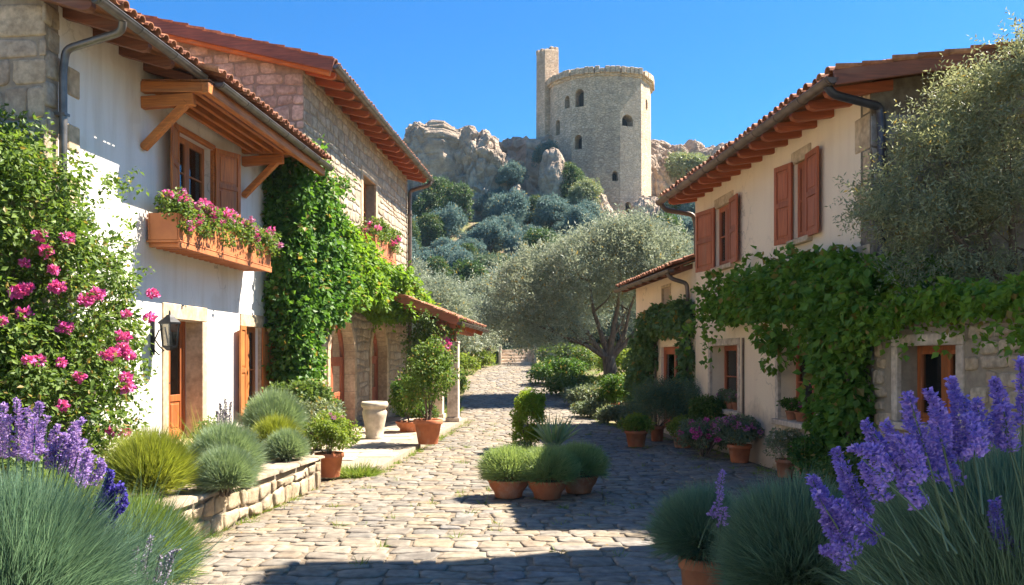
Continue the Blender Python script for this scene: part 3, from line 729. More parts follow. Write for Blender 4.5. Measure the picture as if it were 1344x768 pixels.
gutter_run(K, 'gutter', OE + .06, ZE - .04, -.5, 2.55, .075, 'gutter')
gutter_run(K, 'canopy_gutter', 1.27, 6.33, 2.45, 8.5, .075, 'gutter')
downpipe(K, [(OE + .06, .15, ZE - .1), (OE + .02, .2, ZE - .22), (.16, .22, ZE - .42), (.12, .22, ZE - .7), (.12, .22, .55)], .052, 'gutter', clips=[(.22, .12, z) for z in (1.6, 3.4, 5.2)])
# timber canopy over the upper window
cp = K.mb()
cp.beam((.0, 2.5, 6.30), (1.14, 2.5, 6.26), .14, .17); cp.beam((.0, 6.55, 6.30), (1.14, 6.55, 6.26), .14, .17)
cn = cp.build('canopy', 'wood_x', rt, .012)
m = K.mb(); m.beam((1.13, 2.28, 6.20), (1.13, 8.35, 6.20), .12, .17); m.build('front_beam', 'wood_y', cn, .012)
for i in range(4):
    o = .2 + .22 * i; m = K.mb(); m.beam((o, 2.57, 6.26), (o, 6.48, 6.26), .07, .11); m.build('purlin', 'wood_y', cn, .008)
m = K.mb()
for i in range(7): m.box(.02 + i * .16, .17 + i * .16, 2.44, 8.3, 6.385 - i * .004, 6.41 - i * .004)
m.build('soffit', 'boards_y', cn)
m = K.mb(); m.beam((0, 2.5, 6.05), (.86, 2.5, 6.09), .13, .19); m.build('bracket', 'wood_x', cn, .012)
m = K.mb(); m.beam((0, 6.55, 6.05), (.86, 6.55, 6.09), .13, .19); m.build('bracket', 'wood_x', cn, .012)
for s in (2.5, 6.55): m = K.mb(); m.beam((.01, s, 5.33), (.74, s, 6.05), .11, .14, (0, 1, 0)); m.build('strut', 'wood_x', cn, .012)
V, F_ = tiles(2.40, 8.5, 1.33, 6.42, SL, .75, .23); K.np('canopy_tiles', V, F_, 'tile', cn)
# openings
window(K, 3.65, 5.1, 4.66, 5.95, .16, 'wood', 'wood_y', .09, True, [(3.62, -1, R(16), .62, 4.6, 5.98, 'wood_z'), (5.13, 1, R(24), .62, 4.6, 5.98, 'wood_z')])
window(K, 6.6, 7.5, .84, 2.66, .10, 'wood', 'trim', .2, True, [(6.58, -1, R(9), .46, .84, 2.66, 'wood_z'), (7.52, 1, R(14), .46, .84, 2.66, 'wood_z')], lintel_h=.26)
def panel_door(K, s0, s1, z0, z1, dep, mat, trim, tw, lh, glazed=True):
    m = K.mb(); o = -dep; f = .09
    m.box(o - .08, o, s0, s0 + f, z0, z1); m.box(o - .08, o, s1 - f, s1, z0, z1); m.box(o - .079, o - .001, s0 + f, s1 - f, z1 - f, z1)
    c = (s0 + s1) / 2
    for a, b in ((s0 + f, c - .004), (c + .004, s1 - f)):
        m.box(o - .06, o - .015, a, a + .09, z0 + .02, z1 - f); m.box(o - .06, o - .015, b - .09, b, z0 + .02, z1 - f)
        for q0, q1 in ((z0 + .02, z0 + .2), (z0 + .72, z0 + .84), (z1 - f - .11, z1 - f)): m.box(o - .059, o - .016, a + .09, b - .09, q0, q1)
        m.box(o - .05, o - .035, a + .09, b - .09, z0 + .2, z0 + .72); m.box(o - .045, o - .022, a + .13, b - .13, z0 + .25, z0 + .67)
    d = m.build('door', mat, K.root, .006)
    g = K.mb(); g.box(o - .045, o - .038, s0 + f + .02, s1 - f - .02, z0 + .84, z1 - f - .1); g.build('pane', 'glass', d)
    cm = K.mb(); cm.add([(o - .12 + .02 * math.sin(i * 1.3), s0 + f + (s1 - s0 - 2 * f) * i / 30, zc) for i in range(31) for zc in (z0 + .3, z1 - f)], [(2 * i, 2 * i + 2, 2 * i + 3, 2 * i + 1) for i in range(30)], True); cm.build('curtain', 'curtain', d)
    h = K.mb(); h.box(o - .016, o - .005, c - .075, c - .035, z0 + .95, z0 + 1.15); h.tube([(o - .01, c - .055, z0 + 1.06), (o + .05, c - .055, z0 + 1.06), (o + .05, c - .17, z0 + 1.06)], .011, 8); h.build('handle', 'iron', d)
    if trim:
        a = K.mb(); a.box(-.05, .03, s0 - tw, s1 + tw, z1 - .005, z1 + lh); a.build('lintel', trim, d, .012)
        for x0, x1 in ((s0 - tw, s0 + .005), (s1 - .005, s1 + tw)): a = K.mb(); a.box(-dep, .026, x0, x1, z0, z1 - .007); a.build('jamb', trim, d, .01)
        a = K.mb(); a.box(-dep, .12, s0 - tw, s1 + tw, z0 - .02, z0 + .03); a.build('threshold', trim, d, .01)
    return d
panel_door(K, 3.32, 4.63, .5, 2.67, .30, 'door_z', 'trim', .19, .26)

# ================================================================== STONE HOUSE (left, behind)
rs = empty('stone_house', (-4.77, 19.5, 0), -R(4.57), 'tall rubble stone house with two arched doorways behind the white house', 'house')
K2 = Kit(rs, 1, 11.8)
SL2 = R(14); OE2, ZE2 = .78, 8.55
fz2 = lambda o: ZE2 + (OE2 - o) * math.tan(SL2) - .03
ops2 = [(2.0, 4.35, .1, 1.98, True), (6.3, 8.35, .1, 2.02, True), (5.35, 6.9, 5.6, 7.35, False)]
m = K2.mb(); wall_panel(m, fl, 0, 11.8, -.3, 8.7, ops2, .5); w2 = m.build('wall', 'mortar', rs)
V, F_ = stones(0, 11.8, 0, 8.62, (.13, .30), (.16, .62), .03, .018, lambda u, v, d: np.stack([.002 + d, u, v], 1), stone_skip(ops2, .17), jit=.11, wave=.03, npt=10)
K2.np('wall_stones', V, F_, 'rubble', w2, True)
gable(K2, 'back_wall', 11.5, .28, -.5, -8, -.3, fz2, 'mortar'); m = K2.mb(); m.box(-8, -7.7, .32, 11.5, -.3, fz2(-8)); m.build('back_wall', 'mortar', rs)
g = gable(K2, 'gable_wall', .0, .3, -.003, -8, -.3, fz2, 'mortar')
V, F_ = stones(-8, .03, 3.0, 10.9, (.13, .32), (.2, .66), .022, .018, lambda u, v, d: np.stack([u, -.003 - d, v], 1), lambda u, v: v > fz2(u) - .04, jit=.1, npt=10)
K2.np('gable_stones', V, F_, 'rubble_pink', g, True)
rf = roof(K2, -.42, 12.0, OE2, ZE2, SL2, 9.2)
verge(K2, rf, -.42, OE2, ZE2, SL2, 9.2, 'verge_x', .30, .06, .16)
rafters(K2, .15, 11.7, 16, -.3, OE2 - .06, ZE2 - .02, SL2, .12, .17, 'redwood_x')
m = K2.mb(); m.beam((-8, -.3, fz2(-8) - .1), (OE2 - .05, -.3, ZE2 - .12), .12, .2); m.build('verge_rafter', 'wood_x', rs, .01)
gutter_run(K2, 'gutter', OE2 + .09, ZE2 - .02, -.45, 12.05, .085, 'gutter')
downpipe(K2, [(OE2 + .09, 11.75, ZE2 - .1), (OE2 + .05, 11.72, ZE2 - .25), (.14, 11.66, ZE2 - .45), (.12, 11.66, ZE2 - .8), (.12, 11.66, .1)], .07, 'gutter_brown', clips=[(11.66, .12, z) for z in (3.6, 5.5, 7.2)])
window(K2, 5.35, 6.9, 5.6, 7.35, .3, 'wood', 'trim', .22, True, None, lintel_h=.25)

def arch_door(K, s0, s1, z0, zs, dep, dirt):
    r = (s1 - s0) / 2; c = (s0 + s1) / 2; N_ = 18; o = -dep
    def arc(rad): return [(c - rad * math.cos(math.pi * k_ / N_), zs + rad * math.sin(math.pi * k_ / N_)) for k_ in range(N_ + 1)]
    def ring(m, ra, rb, o0, o1, z_lo):
        A = [(c - ra, z_lo)] + arc(ra) + [(c + ra, z_lo)]; B = [(c - rb, z_lo)] + arc(rb) + [(c + rb, z_lo)]
        for (a, b, d, e) in zip(A, A[1:], B, B[1:]):
            m.hexa([(o0, *a), (o1, *a), (o1, *b), (o0, *b), (o0, *d), (o1, *d), (o1, *e), (o0, *e)])
    m = K.mb(); ring(m, r, r - .13, o - .1, o, z0)
    m.box(o - .07, o - .005, c - .07, c + .07, z0, zs + r - .12)
    m.box(o - .07, o - .006, s0 + .13, s1 - .13, zs - .08, zs + .05)
    for a, b in ((s0 + .13, c - .07), (c + .07, s1 - .13)):
        m.box(o - .06, o - .02, a, a + .1, z0 + .02, zs - .08); m.box(o - .06, o - .02, b - .1, b, z0 + .02, zs - .08)
        m.box(o - .059, o - .021, a + .1, b - .1, z0 + .02, z0 + .25); m.box(o - .059, o - .021, a + .1, b - .1, z0 + .85, z0 + .97)
        m.box(o - .05, o - .03, a + .1, b - .1, z0 + .25, z0 + .85); m.box(o - .059, o - .021, a + .1, b - .1, zs - .2, zs - .081)
    d = m.build('arched_door', 'redwood_z', K.root, .005)
    g = K.mb(); A = [(s0 + .1, z0 + .9)] + [(c - (r - .1) * math.cos(math.pi * k_ / N_), zs + (r - .1) * math.sin(math.pi * k_ / N_)) for k_ in range(N_ + 1)] + [(s1 - .1, z0 + .9)]
    g.add([(o - .045, *p) for p in A], [tuple(range(len(A)))]); g.build('pane', 'glass', d)
    cm = K.mb(); cm.add([(o - .14 + .02 * math.sin(i * 1.3), s0 + .15 + (s1 - s0 - .3) * i / 40, zc) for i in range(41) for zc in (z0 + .3, zs + .2)], [(2 * i, 2 * i + 2, 2 * i + 3, 2 * i + 1) for i in range(40)], True); cm.build('curtain', 'curtain', d)
    m = K.mb(); ra = r + .2
    A = arc(r - .006); B = arc(ra)
    for k_ in range(N_):      # voussoirs
        a, b, p, q = A[k_], A[k_ + 1], B[k_], B[k_ + 1]
        m.hexa([(-dep, *a), (.045, *a), (.045, *b), (-dep, *b), (-.02, *p), (.04, *p), (.04, *q), (-.02, *q)])
    m.build('arch_stones', 'trim', d, .008)
    for x0, x1 in ((s0 - .2, s0 + .006), (s1 - .006, s1 + .2)):
        m = K.mb(); z = z0
        while z < zs - .02:
            h = min(.48, zs - z); e = .0 if x0 < s0 - .1 else .0; m.box(-dep, .042, x0, x1, z + .003, z + h - .003); z += h
        m.build('jamb', 'trim', d, .01)
    return d
arch_door(K2, 2.0, 4.35, .1, 1.98, .27, 0)
arch_door(K2, 6.3, 8.35, .1, 2.02, .27, 0)

# covered porch beyond the arches
rp = empty('covered_porch', (-3.0, 27, .1), -R(4.4), 'tiled porch roof on two stone pillars at the far end of the stone house', 'porch')
KP = Kit(rp, 1, 8)
# local: o outward (lane), s along; origin at world (-3.35,27,.1)
oe, ze, slp = 1.62, 2.94, R(22)
rf = roof(KP, -2.7, 4.6, oe, ze, slp, 3.1); verge(KP, rf, -2.7, oe, ze, slp, 3.1, 'redwood_x', .22, .06, .1)
gutter_run(KP, 'gutter', oe + .1, ze - .02, -2.75, 4.65, .08, 'gutter_brown')
for s in (-2.45, -.3, 2.0, 4.3): m = KP.mb(); m.beam((-1.0, s, ze - .13 + (oe + 1.0) * math.tan(slp)), (oe - .02, s, ze - .13), .13, .2); m.build('rafter', 'redwood_x', rp, .01)
m = KP.mb(); m.beam((1.18, -2.6, ze - .14), (1.18, 4.5, ze - .14), .16, .2); m.build('beam', 'redwood_y', rp, .01)
for o, s in ((1.36, -1.4), (.62, .3)):
    m = KP.mb(); m.box(o - .165, o + .165, s - .165, s + .165, .13, 2.33); m.box(o - .21, o + .21, s - .21, s + .21, 0, .13); m.box(o - .18, o + .18, s - .18, s + .18, 2.33, 2.40)
    p = m.build('pillar', 'trim_pale', rp, .012); m = KP.mb(); m.box(o - .085, o + .085, s - .085, s + .085, 2.40, 2.9 + (1.2 - o) * .35); m.build('post', 'redwood_z', p, .008)

# ================================================================== CREAM HOUSE (right)
rc = empty('cream_house', (5.02, 11.94, 0), R(4.69), 'cream plastered house with red brown shutters on the right of the lane', 'house')
K3 = Kit(rc, -1, 8.3)
SL3 = R(9); OE3, ZE3 = .72, 5.76
fz3 = lambda o: ZE3 + (OE3 - o) * math.tan(SL3) - .02
# openings in s = Y-11.94
ops3 = [(2.03, 2.58, 4.0, 5.3, False), (5.74, 6.73, 3.97, 5.26, False), (5.36, 7.16, .92, 2.27, False), (1.75, 3.28, .92, 2.22, False)]
m = K3.mb(); wall_panel(m, fl, 0.0, 8.3, -.1, 5.83, ops3, .34); m.build('wall', 'plaster_cream', rc)
gable(K3, 'back_wall', 8.0, .3, -.345, -7, -.1, fz3, 'plaster_cream'); m = K3.mb(); m.box(-7, -6.7, .3, 8.0, -.1, fz3(-7)); m.build('back_wall', 'plaster_cream', rc)
g = gable(K3, 'gable_wall', -.02, .3, .004, -7, -.1, fz3, 'mortar_dark')
V, F_ = stones(-7, .012, 0, 7.2, (.42, .56), (.7, 1.3), .012, .012, lambda u, v, d: np.stack([u, -.022 - d, v], 1), lambda u, v: v > fz3(u) - .03, wave=0, jit=.015, sq=16, tilt=.08)
K3.np('gable_stones', V, F_, 'ashlar', g, False)
zz = .3; i = 0
while zz < 5.5:
    h = rng.uniform(.42, .5); L = (.42, .22)[i % 2] + rng.uniform(-.03, .03)
    if i % 2 == 0 or rng.random() < .25: m = K3.mb(); m.box(-.05, .012 + rng.uniform(0, .008), .012, L, zz, zz + h); m.build('quoin', 'trim', rc, .018)
    zz += h + .01; i += 1
# rough plinth
V, F_ = stones(.0, 3.5, 0, .78, (.18, .3), (.2, .5), .03, .03, lambda u, v, d: np.stack([.002 + d, u, v], 1), lambda u, v: v > .75 - .12 * max(0, u - 1.5) + .05 * math.sin(u * 9), npt=10)
K3.np('plinth', V, F_, 'rubble_warm', rc, True)
rf = roof(K3, -.5, 8.5, OE3, ZE3, SL3, 8.0)
verge(K3, rf, -.5, OE3, ZE3, SL3, 8.0, 'verge_x', .2, .05, .12)
rafters(K3, .0, 8.2, 15, -.3, OE3 - .05, ZE3 - .02, SL3, .11, .15, 'redwood_x')
gutter_run(K3, 'gutter', OE3 + .09, ZE3 - .03, -.55, 8.55, .085, 'gutter_brown')
downpipe(K3, [(OE3 + .09, -.38, ZE3 - .1), (OE3 - .0, -.36, ZE3 - .2), (-.08, -.10, ZE3 - .27), (-.1, -.11, ZE3 - .5), (-.1, -.11, 1.0)], .058, 'pipe_dark', clips=[])
downpipe(K3, [(OE3 + .08, 8.4, ZE3 - .1), (OE3 - .02, 8.42, ZE3 - .24), (.0, 8.46, ZE3 - .34), (-.06, 8.44, ZE3 - .6), (-.06, 8.44, 4.3)], .055, 'gutter_brown')
m = K3.mb(); m.tube([(.025, 5.02, .3), (.025, 5.02, 2.4)], .028, 8); m.build('conduit', 'gutter_brown', rc)
W1 = window(K3, 2.03, 2.58, 4.0, 5.3, .05, 'redwood', 'trim', .1, True, [(2.02, -1, R(5), .56, 3.97, 5.33, 'redwood_z'), (2.59, 1, R(12), .5, 3.97, 5.33, 'redwood_z')], jambs=False, lintel_h=.2, sill_out=.1)
W2 = window(K3, 5.74, 6.73, 3.97, 5.26, .06, 'redwood', 'trim', .1, True, [(5.73, -1, R(5), .60, 3.94, 5.29, 'redwood_z'), (6.74, 1, R(12), .8, 3.94, 5.29, 'redwood_z')], jambs=False, lintel_h=.2, sill_out=.1)
window(K3, 5.36, 7.16, .92, 2.27, .32, 'redwood', 'trim_pale', .12, True, None, lintel_h=.14)
window(K3, 1.75, 3.28, .92, 2.22, .32, 'redwood', 'trim_pale', .12, True, None, lintel_h=.14)
# cream annex with its own lower roof, further down the lane
ra = empty('cream_annex', (5.02 - .082 * 8.35 - .04 + .06, 11.94 + 8.36, 0), R(4.69), 'low cream annex with small window and ivy framed wooden door', 'annex')
K4 = Kit(ra, -1, 6.2)
OE4, ZE4, SL4 = .5, 4.14, R(20)
ops4 = [(.95, 3.15, .1, 2.3, False), (2.2, 3.0, 3.28, 3.9, False)]
fz4 = lambda o: ZE4 + (OE4 - o) * math.tan(SL4) - .03
m = K4.mb(); wall_panel(m, fl, .02, 6.2, -.2, 4.28, ops4, .34); m.build('wall', 'plaster_cream', ra)
gable(K4, 'back_wall', 5.9, .3, -.345, -3.6, -.2, fz4, 'plaster_cream'); m = K4.mb(); m.box(-3.6, -3.3, .02, 5.9, -.2, fz4(-3.6)); m.build('back_wall', 'plaster_cream', ra)
rf = roof(K4, .0, 6.45, OE4, ZE4, SL4, 4.4); rafters(K4, .25, 6.2, 8, -.3, OE4 - .05, ZE4 - .02, SL4, .1, .13, 'darkwood_x')
m = K4.mb(); m.beam((.3, .1, ZE4 + .02), (.3, 6.3, ZE4 + .02), .1, .12); m.build('eave_beam', 'verge_y', ra, .01)
gutter_run(K4, 'gutter', OE4 + .08, ZE4 - .03, .0, 6.45, .075, 'gutter_brown')
downpipe(K4, [(OE4 + .07, .35, ZE4 - .1), (OE4, .33, ZE4 - .22), (.12, .28, ZE4 - .34), (.1, .28, ZE4 - .6), (.1, .28, .3)], .05, 'gutter_brown')
window(K4, 2.2, 3.0, 3.28, 3.9, .26, 'redwood', 'trim', .07, False, None, bars=0, curtain=False)
panel_door(K4, .95, 3.15, .1, 2.3, .07, 'redwood_z', None, .15, .2)

# low stone outbuilding nearest on the right
ro = empty('stone_outbuilding', (5.02 + .082 * .06, 11.88, 0), R(4.69), 'low rubble stone outbuilding with one red framed window under trailing vine', 'outbuilding')
K5 = Kit(ro, -1, 6)
ops5 = [(-1.95, -.66, 1.17, 2.16, False)]
m = K5.mb(); wall_panel(m, fl, -5.6, -.03, -.1, 2.38, ops5, .36); w5 = m.build('wall', 'mortar', ro)
V, F_ = stones(-5.6, -.05, 0, 2.36, (.13, .25), (.16, .48), .03, .035, lambda u, v, d: np.stack([.002 + d, u, v], 1), stone_skip(ops5, .13), jit=.13, wave=.03, npt=12)
K5.np('wall_stones', V, F_, 'rubble_warm', w5, True)
m = K5.mb(); m.box(-.95, .05, -5.7, -.035, 2.385, 2.47); m.build('coping', 'coping', ro, .015)
m = K5.mb(); m.box(-.9, -.6, -5.6, -.04, -.1, 2.38); m.box(-.6, -.365, -5.6, -5.3, -.1, 2.38); m.build('back_wall', 'mortar', ro)
window(K5, -1.95, -.66, 1.17, 2.16, .26, 'door', 'trim_pale', .14, True, None, lintel_h=.14, bars=0)

# tall neighbouring house outside the frame on the right: it shades the foreground
rn = empty('neighbour_house', (7.75, 11.3, 0), R(4.69), 'tall plastered neighbour house beyond the right edge of the view', 'house')
K6 = Kit(rn, -1, 12)
opn = [(-3.2, -2.2, 4.5, 6.0, False), (-3.2, -2.2, 8.0, 9.5, False)]
m = K6.mb(); wall_panel(m, fl, -5.2, 0, -.1, 13.0, opn, .34); m.build('wall', 'plaster_cream', rn)
fzn = lambda o: 13.1 + (.6 - o) * .2
gable(K6, 'gable_wall', -.3, .3, -.345, -7, -.1, fzn, 'plaster_cream'); gable(K6, 'gable_wall', -5.2, .3, -.345, -7, -.1, fzn, 'plaster_cream')
m = K6.mb(); m.box(-7, -6.7, -4.9, -.3, -.1, fzn(-7)); m.build('back_wall', 'plaster_cream', rn)
roof(K6, -5.6, .35, .6, 13.1, math.atan(.2), 8.0)
for a in opn: window(K6, a[0], a[1], a[2], a[3], .2, 'redwood', 'trim', .1, True, [(a[0], -1, R(6), .5, a[2], a[3], 'redwood_z'), (a[1], 1, R(6), .5, a[2], a[3], 'redwood_z')], jambs=False)

# unseen white house added behind the camera, reflecting sun into the shaded side
rw_ = empty('plastered_house', (-7.3, -12, 0), -TH, 'white plastered house behind the viewpoint on the left side of the square', 'house')
K7 = Kit(rw_, 1, 14); opw = [(3, 4, .9, 2.4, False), (8, 9, .9, 2.4, False), (3, 4, 3.9, 5.2, False), (8, 9, 3.9, 5.2, False)]
m = K7.mb(); wall_panel(m, fl, 0, 14, 0, 6.4, opw, .34); m.build('wall', 'plaster_white', rw_)
fzw = lambda o: 6.35 + (.6 - o) * .3
gable(K7, 'gable_wall', 0, .3, -.345, -7, 0, fzw, 'plaster_white'); gable(K7, 'gable_wall', 13.7, .3, -.345, -7, 0, fzw, 'plaster_white'); m = K7.mb(); m.box(-7, -6.7, .3, 13.7, 0, fzw(-7)); m.build('back_wall', 'plaster_white', rw_)
roof(K7, -.3, 14.3, .6, 6.4, math.atan(.3), 8.0)
for a in opw: window(K7, a[0], a[1], a[2], a[3], .2, 'wood', 'trim', .1, True, None)
# ================================================================== HILL: ROCKS, CASTLE, TREES
def mat_rock():
    k = NT('rock'); v = k.obj(); vz = k.obj((.25, .25, 1.0))
    a = k.noise(.32, 8, v, .62); b = k.noise(1.5, 8, v, .65); s_ = k.noise(.9, 5, vz, .6)
    c = k.ramp(a, (.3, (.35, .28, .215)), (.5, (.49, .395, .31)), (.7, (.60, .50, .40)))
    c = k.mix(1.0, c, k.ramp(b, (.3, (.62, .6, .6)), (.65, (1.15, 1.12, 1.06))), 'MULTIPLY')
    c = k.mix(1.0, c, k.ramp(s_, (.35, (.78, .74, .72)), (.6, (1.08, 1.06, 1.04))), 'MULTIPLY')
    k.base(c); h = k.n('ShaderNodeMath', operation='ADD'); k.l(b, h.inputs[0]); k.l(k.noise(.5, 10, v, .7), h.inputs[1]); k.bump(h.outputs[0], 1.0, .45)
    k.b.inputs['Roughness'].default_value = .95; return k.m
MT['rock'] = mat_rock()
MT['tower'] = mat_voro_stone('tower_masonry', [(.68, .52, .36), (.75, .60, .43), (.60, .46, .32), (.78, .64, .48)], (.50, .38, .27), .42, .09, 2.3)

def rock(name, c, r, seed, amp=.30, ex=3.0, n=150, cut=0.0):
    'faceted crag: superellipsoid pushed by ridged noise'
    nu, nv = n, int(n * .6); th = np.linspace(0, 2 * np.pi, nu, endpoint=False); ph = np.linspace(-1.3, np.pi / 2, nv)
    T, Pp = np.meshgrid(th, ph); sg = lambda v_, e: np.sign(v_) * np.abs(v_) ** e; e = 2 / ex
    P = np.stack([sg(np.cos(Pp), e) * sg(np.cos(T), e) * r[0], sg(np.cos(Pp), e) * sg(np.sin(T), e) * r[1], sg(np.sin(Pp), e) * r[2]], -1).reshape(-1, 3)
    d = unit(P / (np.array(r) ** 1.2)); off = Vector((seed * 13.7, seed * 5.1, seed * 2.9)); out = []
    for p, dd in zip(P, d):
        q = Vector(p) * .17 + off; q2 = Vector((p[0] * .9, p[1] * .9, p[2] * .45)) * .42 + off
        f = (noise.ridged_multi_fractal(q, .9, 2.1, 5, 1.0, 2.0) - 1.1) * .9 + (noise.noise(q2 * 1.0) * .8 + noise.noise(q2 * 2.7) * .4 + noise.noise(q2 * 6.5) * .2 + noise.noise(q2 * 15) * .09)
        bl_ = 0
        for fq, am in ((.28, .55), (.7, .28), (1.7, .15)):
            vd, vp = noise.voronoi(Vector((p[0], p[1], p[2] * .42)) * fq + off + Vector(dd) * noise.noise(q2) * .4)
            bl_ += am * (noise.noise(vp[0] * 3.7) + .35 * noise.noise(vp[0] * 9.1)) * 1.6 - am * max(0, .12 - (vd[1] - vd[0])) * 3.5
        out.append(f * .75 + bl_)
    P = P + d * (np.array(out) * amp * min(r))[:, None] + np.array(c)
    ii = np.arange(nu * nv).reshape(nv, nu); jj = np.roll(ii, -1, 1)
    o = np_mesh(name, P, np.stack([ii[:-1].ravel(), jj[:-1].ravel(), jj[1:].ravel(), ii[1:].ravel()], 1), 'rock', smooth=False)
    return tag(o, kind='structure')
for i, (c, r, amp, ex) in enumerate([
    ((-7.4, 97, 18.0), (4.6, 5, 9.6), .22, 7), ((-3.6, 94, 16.5), (3.3, 3.6, 10.0), .34, 2.3), ((1.6, 101, 18.0), (5.6, 4.5, 9.4), .26, 5.0),
    ((-12, 99, 17), (4.2, 5, 9.3), .24, 6), ((4.5, 91.5, 17.2), (1.5, 2.0, 6.8), .42, 2.4), ((.9, 90.5, 15), (1.7, 2.0, 5.0), .45, 2.3), ((8.0, 89, 14.6), (2.7, 2.6, 4.0), .42, 2.6),
    ((14.8, 93, 14.8), (2.2, 2.8, 4.6), .36, 2.6), ((22.5, 112, 18), (6.2, 5, 11.4), .24, 5), ((30.5, 114, 17), (6, 5, 11.0), .30, 3.0), ((-1.5, 88.5, 12.8), (2.6, 2.2, 3.4), .45, 2.4), ((18.5, 107, 17), (3.6, 4, 10.4), .3, 2.8)]):
    rock('cliff', c, r, i + 1, amp, ex, 260 if r[2] > 8 else 150)

# ---- castle tower
tw = empty('castle_tower', (10.3, 97, 14), 0, 'ruined polygonal stone castle tower with crumbling rim on the rocky hill', 'tower')
plan = [(-6.55, 3.2), (-5.5, .2), (-3.7, -1.9), (-1.2, -3.0), (1.6, -3.1), (4.1, -2.2), (5.5, .3), (6.1, 3.4), (2.2, 7.2), (-3.8, 7.4)]
def bool_cut(ob, cutters):
    for cu in cutters:
        md = ob.modifiers.new('cut', 'BOOLEAN'); md.operation = 'DIFFERENCE'; md.object = cu; md.solver = 'EXACT'
    bpy.context.view_layer.update()
    dg = bpy.context.evaluated_depsgraph_get(); me = bpy.data.meshes.new_from_object(ob.evaluated_get(dg), depsgraph=dg)
    ob.modifiers.clear(); ob.data = me
    for cu in cutters: bpy.data.objects.remove(cu)
levels = [(-5, 1.34), (-1.5, 1.17), (1.5, 1.10), (3.2, 1.035), (4.2, 1.0), (19.4, .985)]
def subd(poly, n): return [tuple(Vector(a).lerp(Vector(b), i / n)) for a, b in zip(poly, poly[1:] + poly[:1]) for i in range(n)]
m = MB(); ring_ = plan; vs = []
for z, f in levels: vs += [(x * f, y * f, z) for x, y in ring_]
n_ = len(ring_); L_ = len(levels)
m.add(vs, [(j * n_ + i, j * n_ + (i + 1) % n_, (j + 1) * n_ + (i + 1) % n_, (j + 1) * n_ + i) for j in range(L_ - 1) for i in range(n_)] + [tuple(range(n_))[::-1], tuple(range((L_ - 1) * n_, L_ * n_))])
body = m.build('wall', 'tower', tw)
def arch_prism(cx, cy, z, w_, h, nx, ny, dep):
    'cutter: arched prism through a facet at (cx,cy) with outward normal (nx,ny)'
    nv_ = Vector((nx, ny, 0)).normalized(); t = Vector((-nv_.y, nv_.x, 0)); r = w_ / 2; pts = [(-r, 0), (r, 0)] + [(r * math.cos(a), h - r + r * math.sin(a)) for a in np.linspace(0, math.pi, 9)]
    q = [Vector((cx, cy, z)) + t * a + Vector((0, 0, b)) for a, b in pts]; n2 = len(q)
    mm = MB(); mm.add([p + nv_ * .8 for p in q] + [p - nv_ * dep for p in q], [tuple(range(n2)), tuple(range(n2, 2 * n2))[::-1]] + [(i, n2 + i, n2 + (i + 1) % n2, (i + 1) % n2) for i in range(n2)])
    return mm
twin = []
def facet_pt(a, b, t): return (Vector(plan[a]).lerp(Vector(plan[b]), t)), Vector((plan[b][1] - plan[a][1], -(plan[b][0] - plan[a][0])))
for fa, fb, t, z, w_, h in [(2, 3, .35, 15.9, 1.0, 2.0), (1, 2, .75, 16.0, .75, 1.4), (2, 3, .30, 11.2, .85, 1.6), (1, 2, .2, 13.3, .7, 1.7), (1, 2, .25, 10.0, .6, 1.3), (4, 5, .35, 13.6, 1.35, 1.3), (4, 5, .38, 3.9, .75, 1.35), (6, 7, .35, 12.3, .7, 2.0), (5, 6, .6, 16.0, .6, 1.2), (3, 4, .8, 7.5, .6, 1.1)]:
    p, nn = facet_pt(fa, fb, t); twin.append((p.x, p.y, z, w_, h, nn.x, nn.y))
bool_cut(body, [arch_prism(*a, 1.5).build('cutter', None, tw) for a in twin])
for a in twin:
    nv_ = Vector((a[5], a[6], 0)).normalized(); arch_prism(a[0] - nv_.x * 2.15, a[1] - nv_.y * 2.15, a[2] + .03, a[3] - .06, a[4] - .06, a[5], a[6], -.74).build('window', 'dark', tw)  # near-black plates stand in for the unlit tower interior
# crumbling corbelled rim: rough blocks all round
m = MB(); per_ = subd(plan, 1)
for (a, b) in zip(plan, plan[1:] + plan[:1]):
    a, b = Vector(a), Vector(b); L = (b - a).length; nb = max(2, int(L / .5)); d = (b - a).normalized(); nn = Vector((d.y, -d.x))
    for i in range(nb):
        s0_, s1_ = L * i / nb + .015, L * (i + 1) / nb - .015; h = rng.uniform(.70, .78) - (.22 if rng.random() < .05 else 0); o = rng.uniform(.36, .42)
        p0, p1 = a + d * s0_, a + d * s1_; q0, q1 = p0 - nn * .7, p1 - nn * .7; p0 = p0 + nn * o; p1 = p1 + nn * o; z0_ = 19.35 + rng.uniform(-.04, .03)
        m.hexa([(*p0, z0_), (*p1, z0_), (*q1, z0_), (*q0, z0_), (*p0, z0_ + h), (*p1, z0_ + h), (*q1, z0_ + h), (*q0, z0_ + h)])
    p0, p1 = a + nn * .12, b + nn * .12; q0, q1 = a - nn * .6, b - nn * .6
    m.hexa([(*p0, 19.1), (*p1, 19.1), (*q1, 19.1), (*q0, 19.1), (*p0, 19.42), (*p1, 19.42), (*q1, 19.42), (*q0, 19.42)])
m.build('parapet', 'tower', tw, .06)
m = MB(); c5, s5 = math.cos(.55), math.sin(.55)
def tq(a, b, z): return (-6.15 + a * c5 - b * s5, 2.6 + a * s5 + b * c5, z)
m.hexa([tq(-1.05, -.95, -1), tq(1.05, -.95, -1), tq(1.05, .95, -1), tq(-1.05, .95, -1), tq(-.98, -.9, 23.6), tq(.98, -.9, 23.9), tq(.98, .9, 23.9), tq(-.98, .9, 23.6)])
for i in range(9): a, b = rng.uniform(-.9, .9, 2); m.hexa([tq(a - .2 + dx, b - .2 + dy, 23.5 + dz) for dz in (0, rng.uniform(.35, .7)) for dx, dy in ((0, 0), (.45, 0), (.45, .45), (0, .45))])
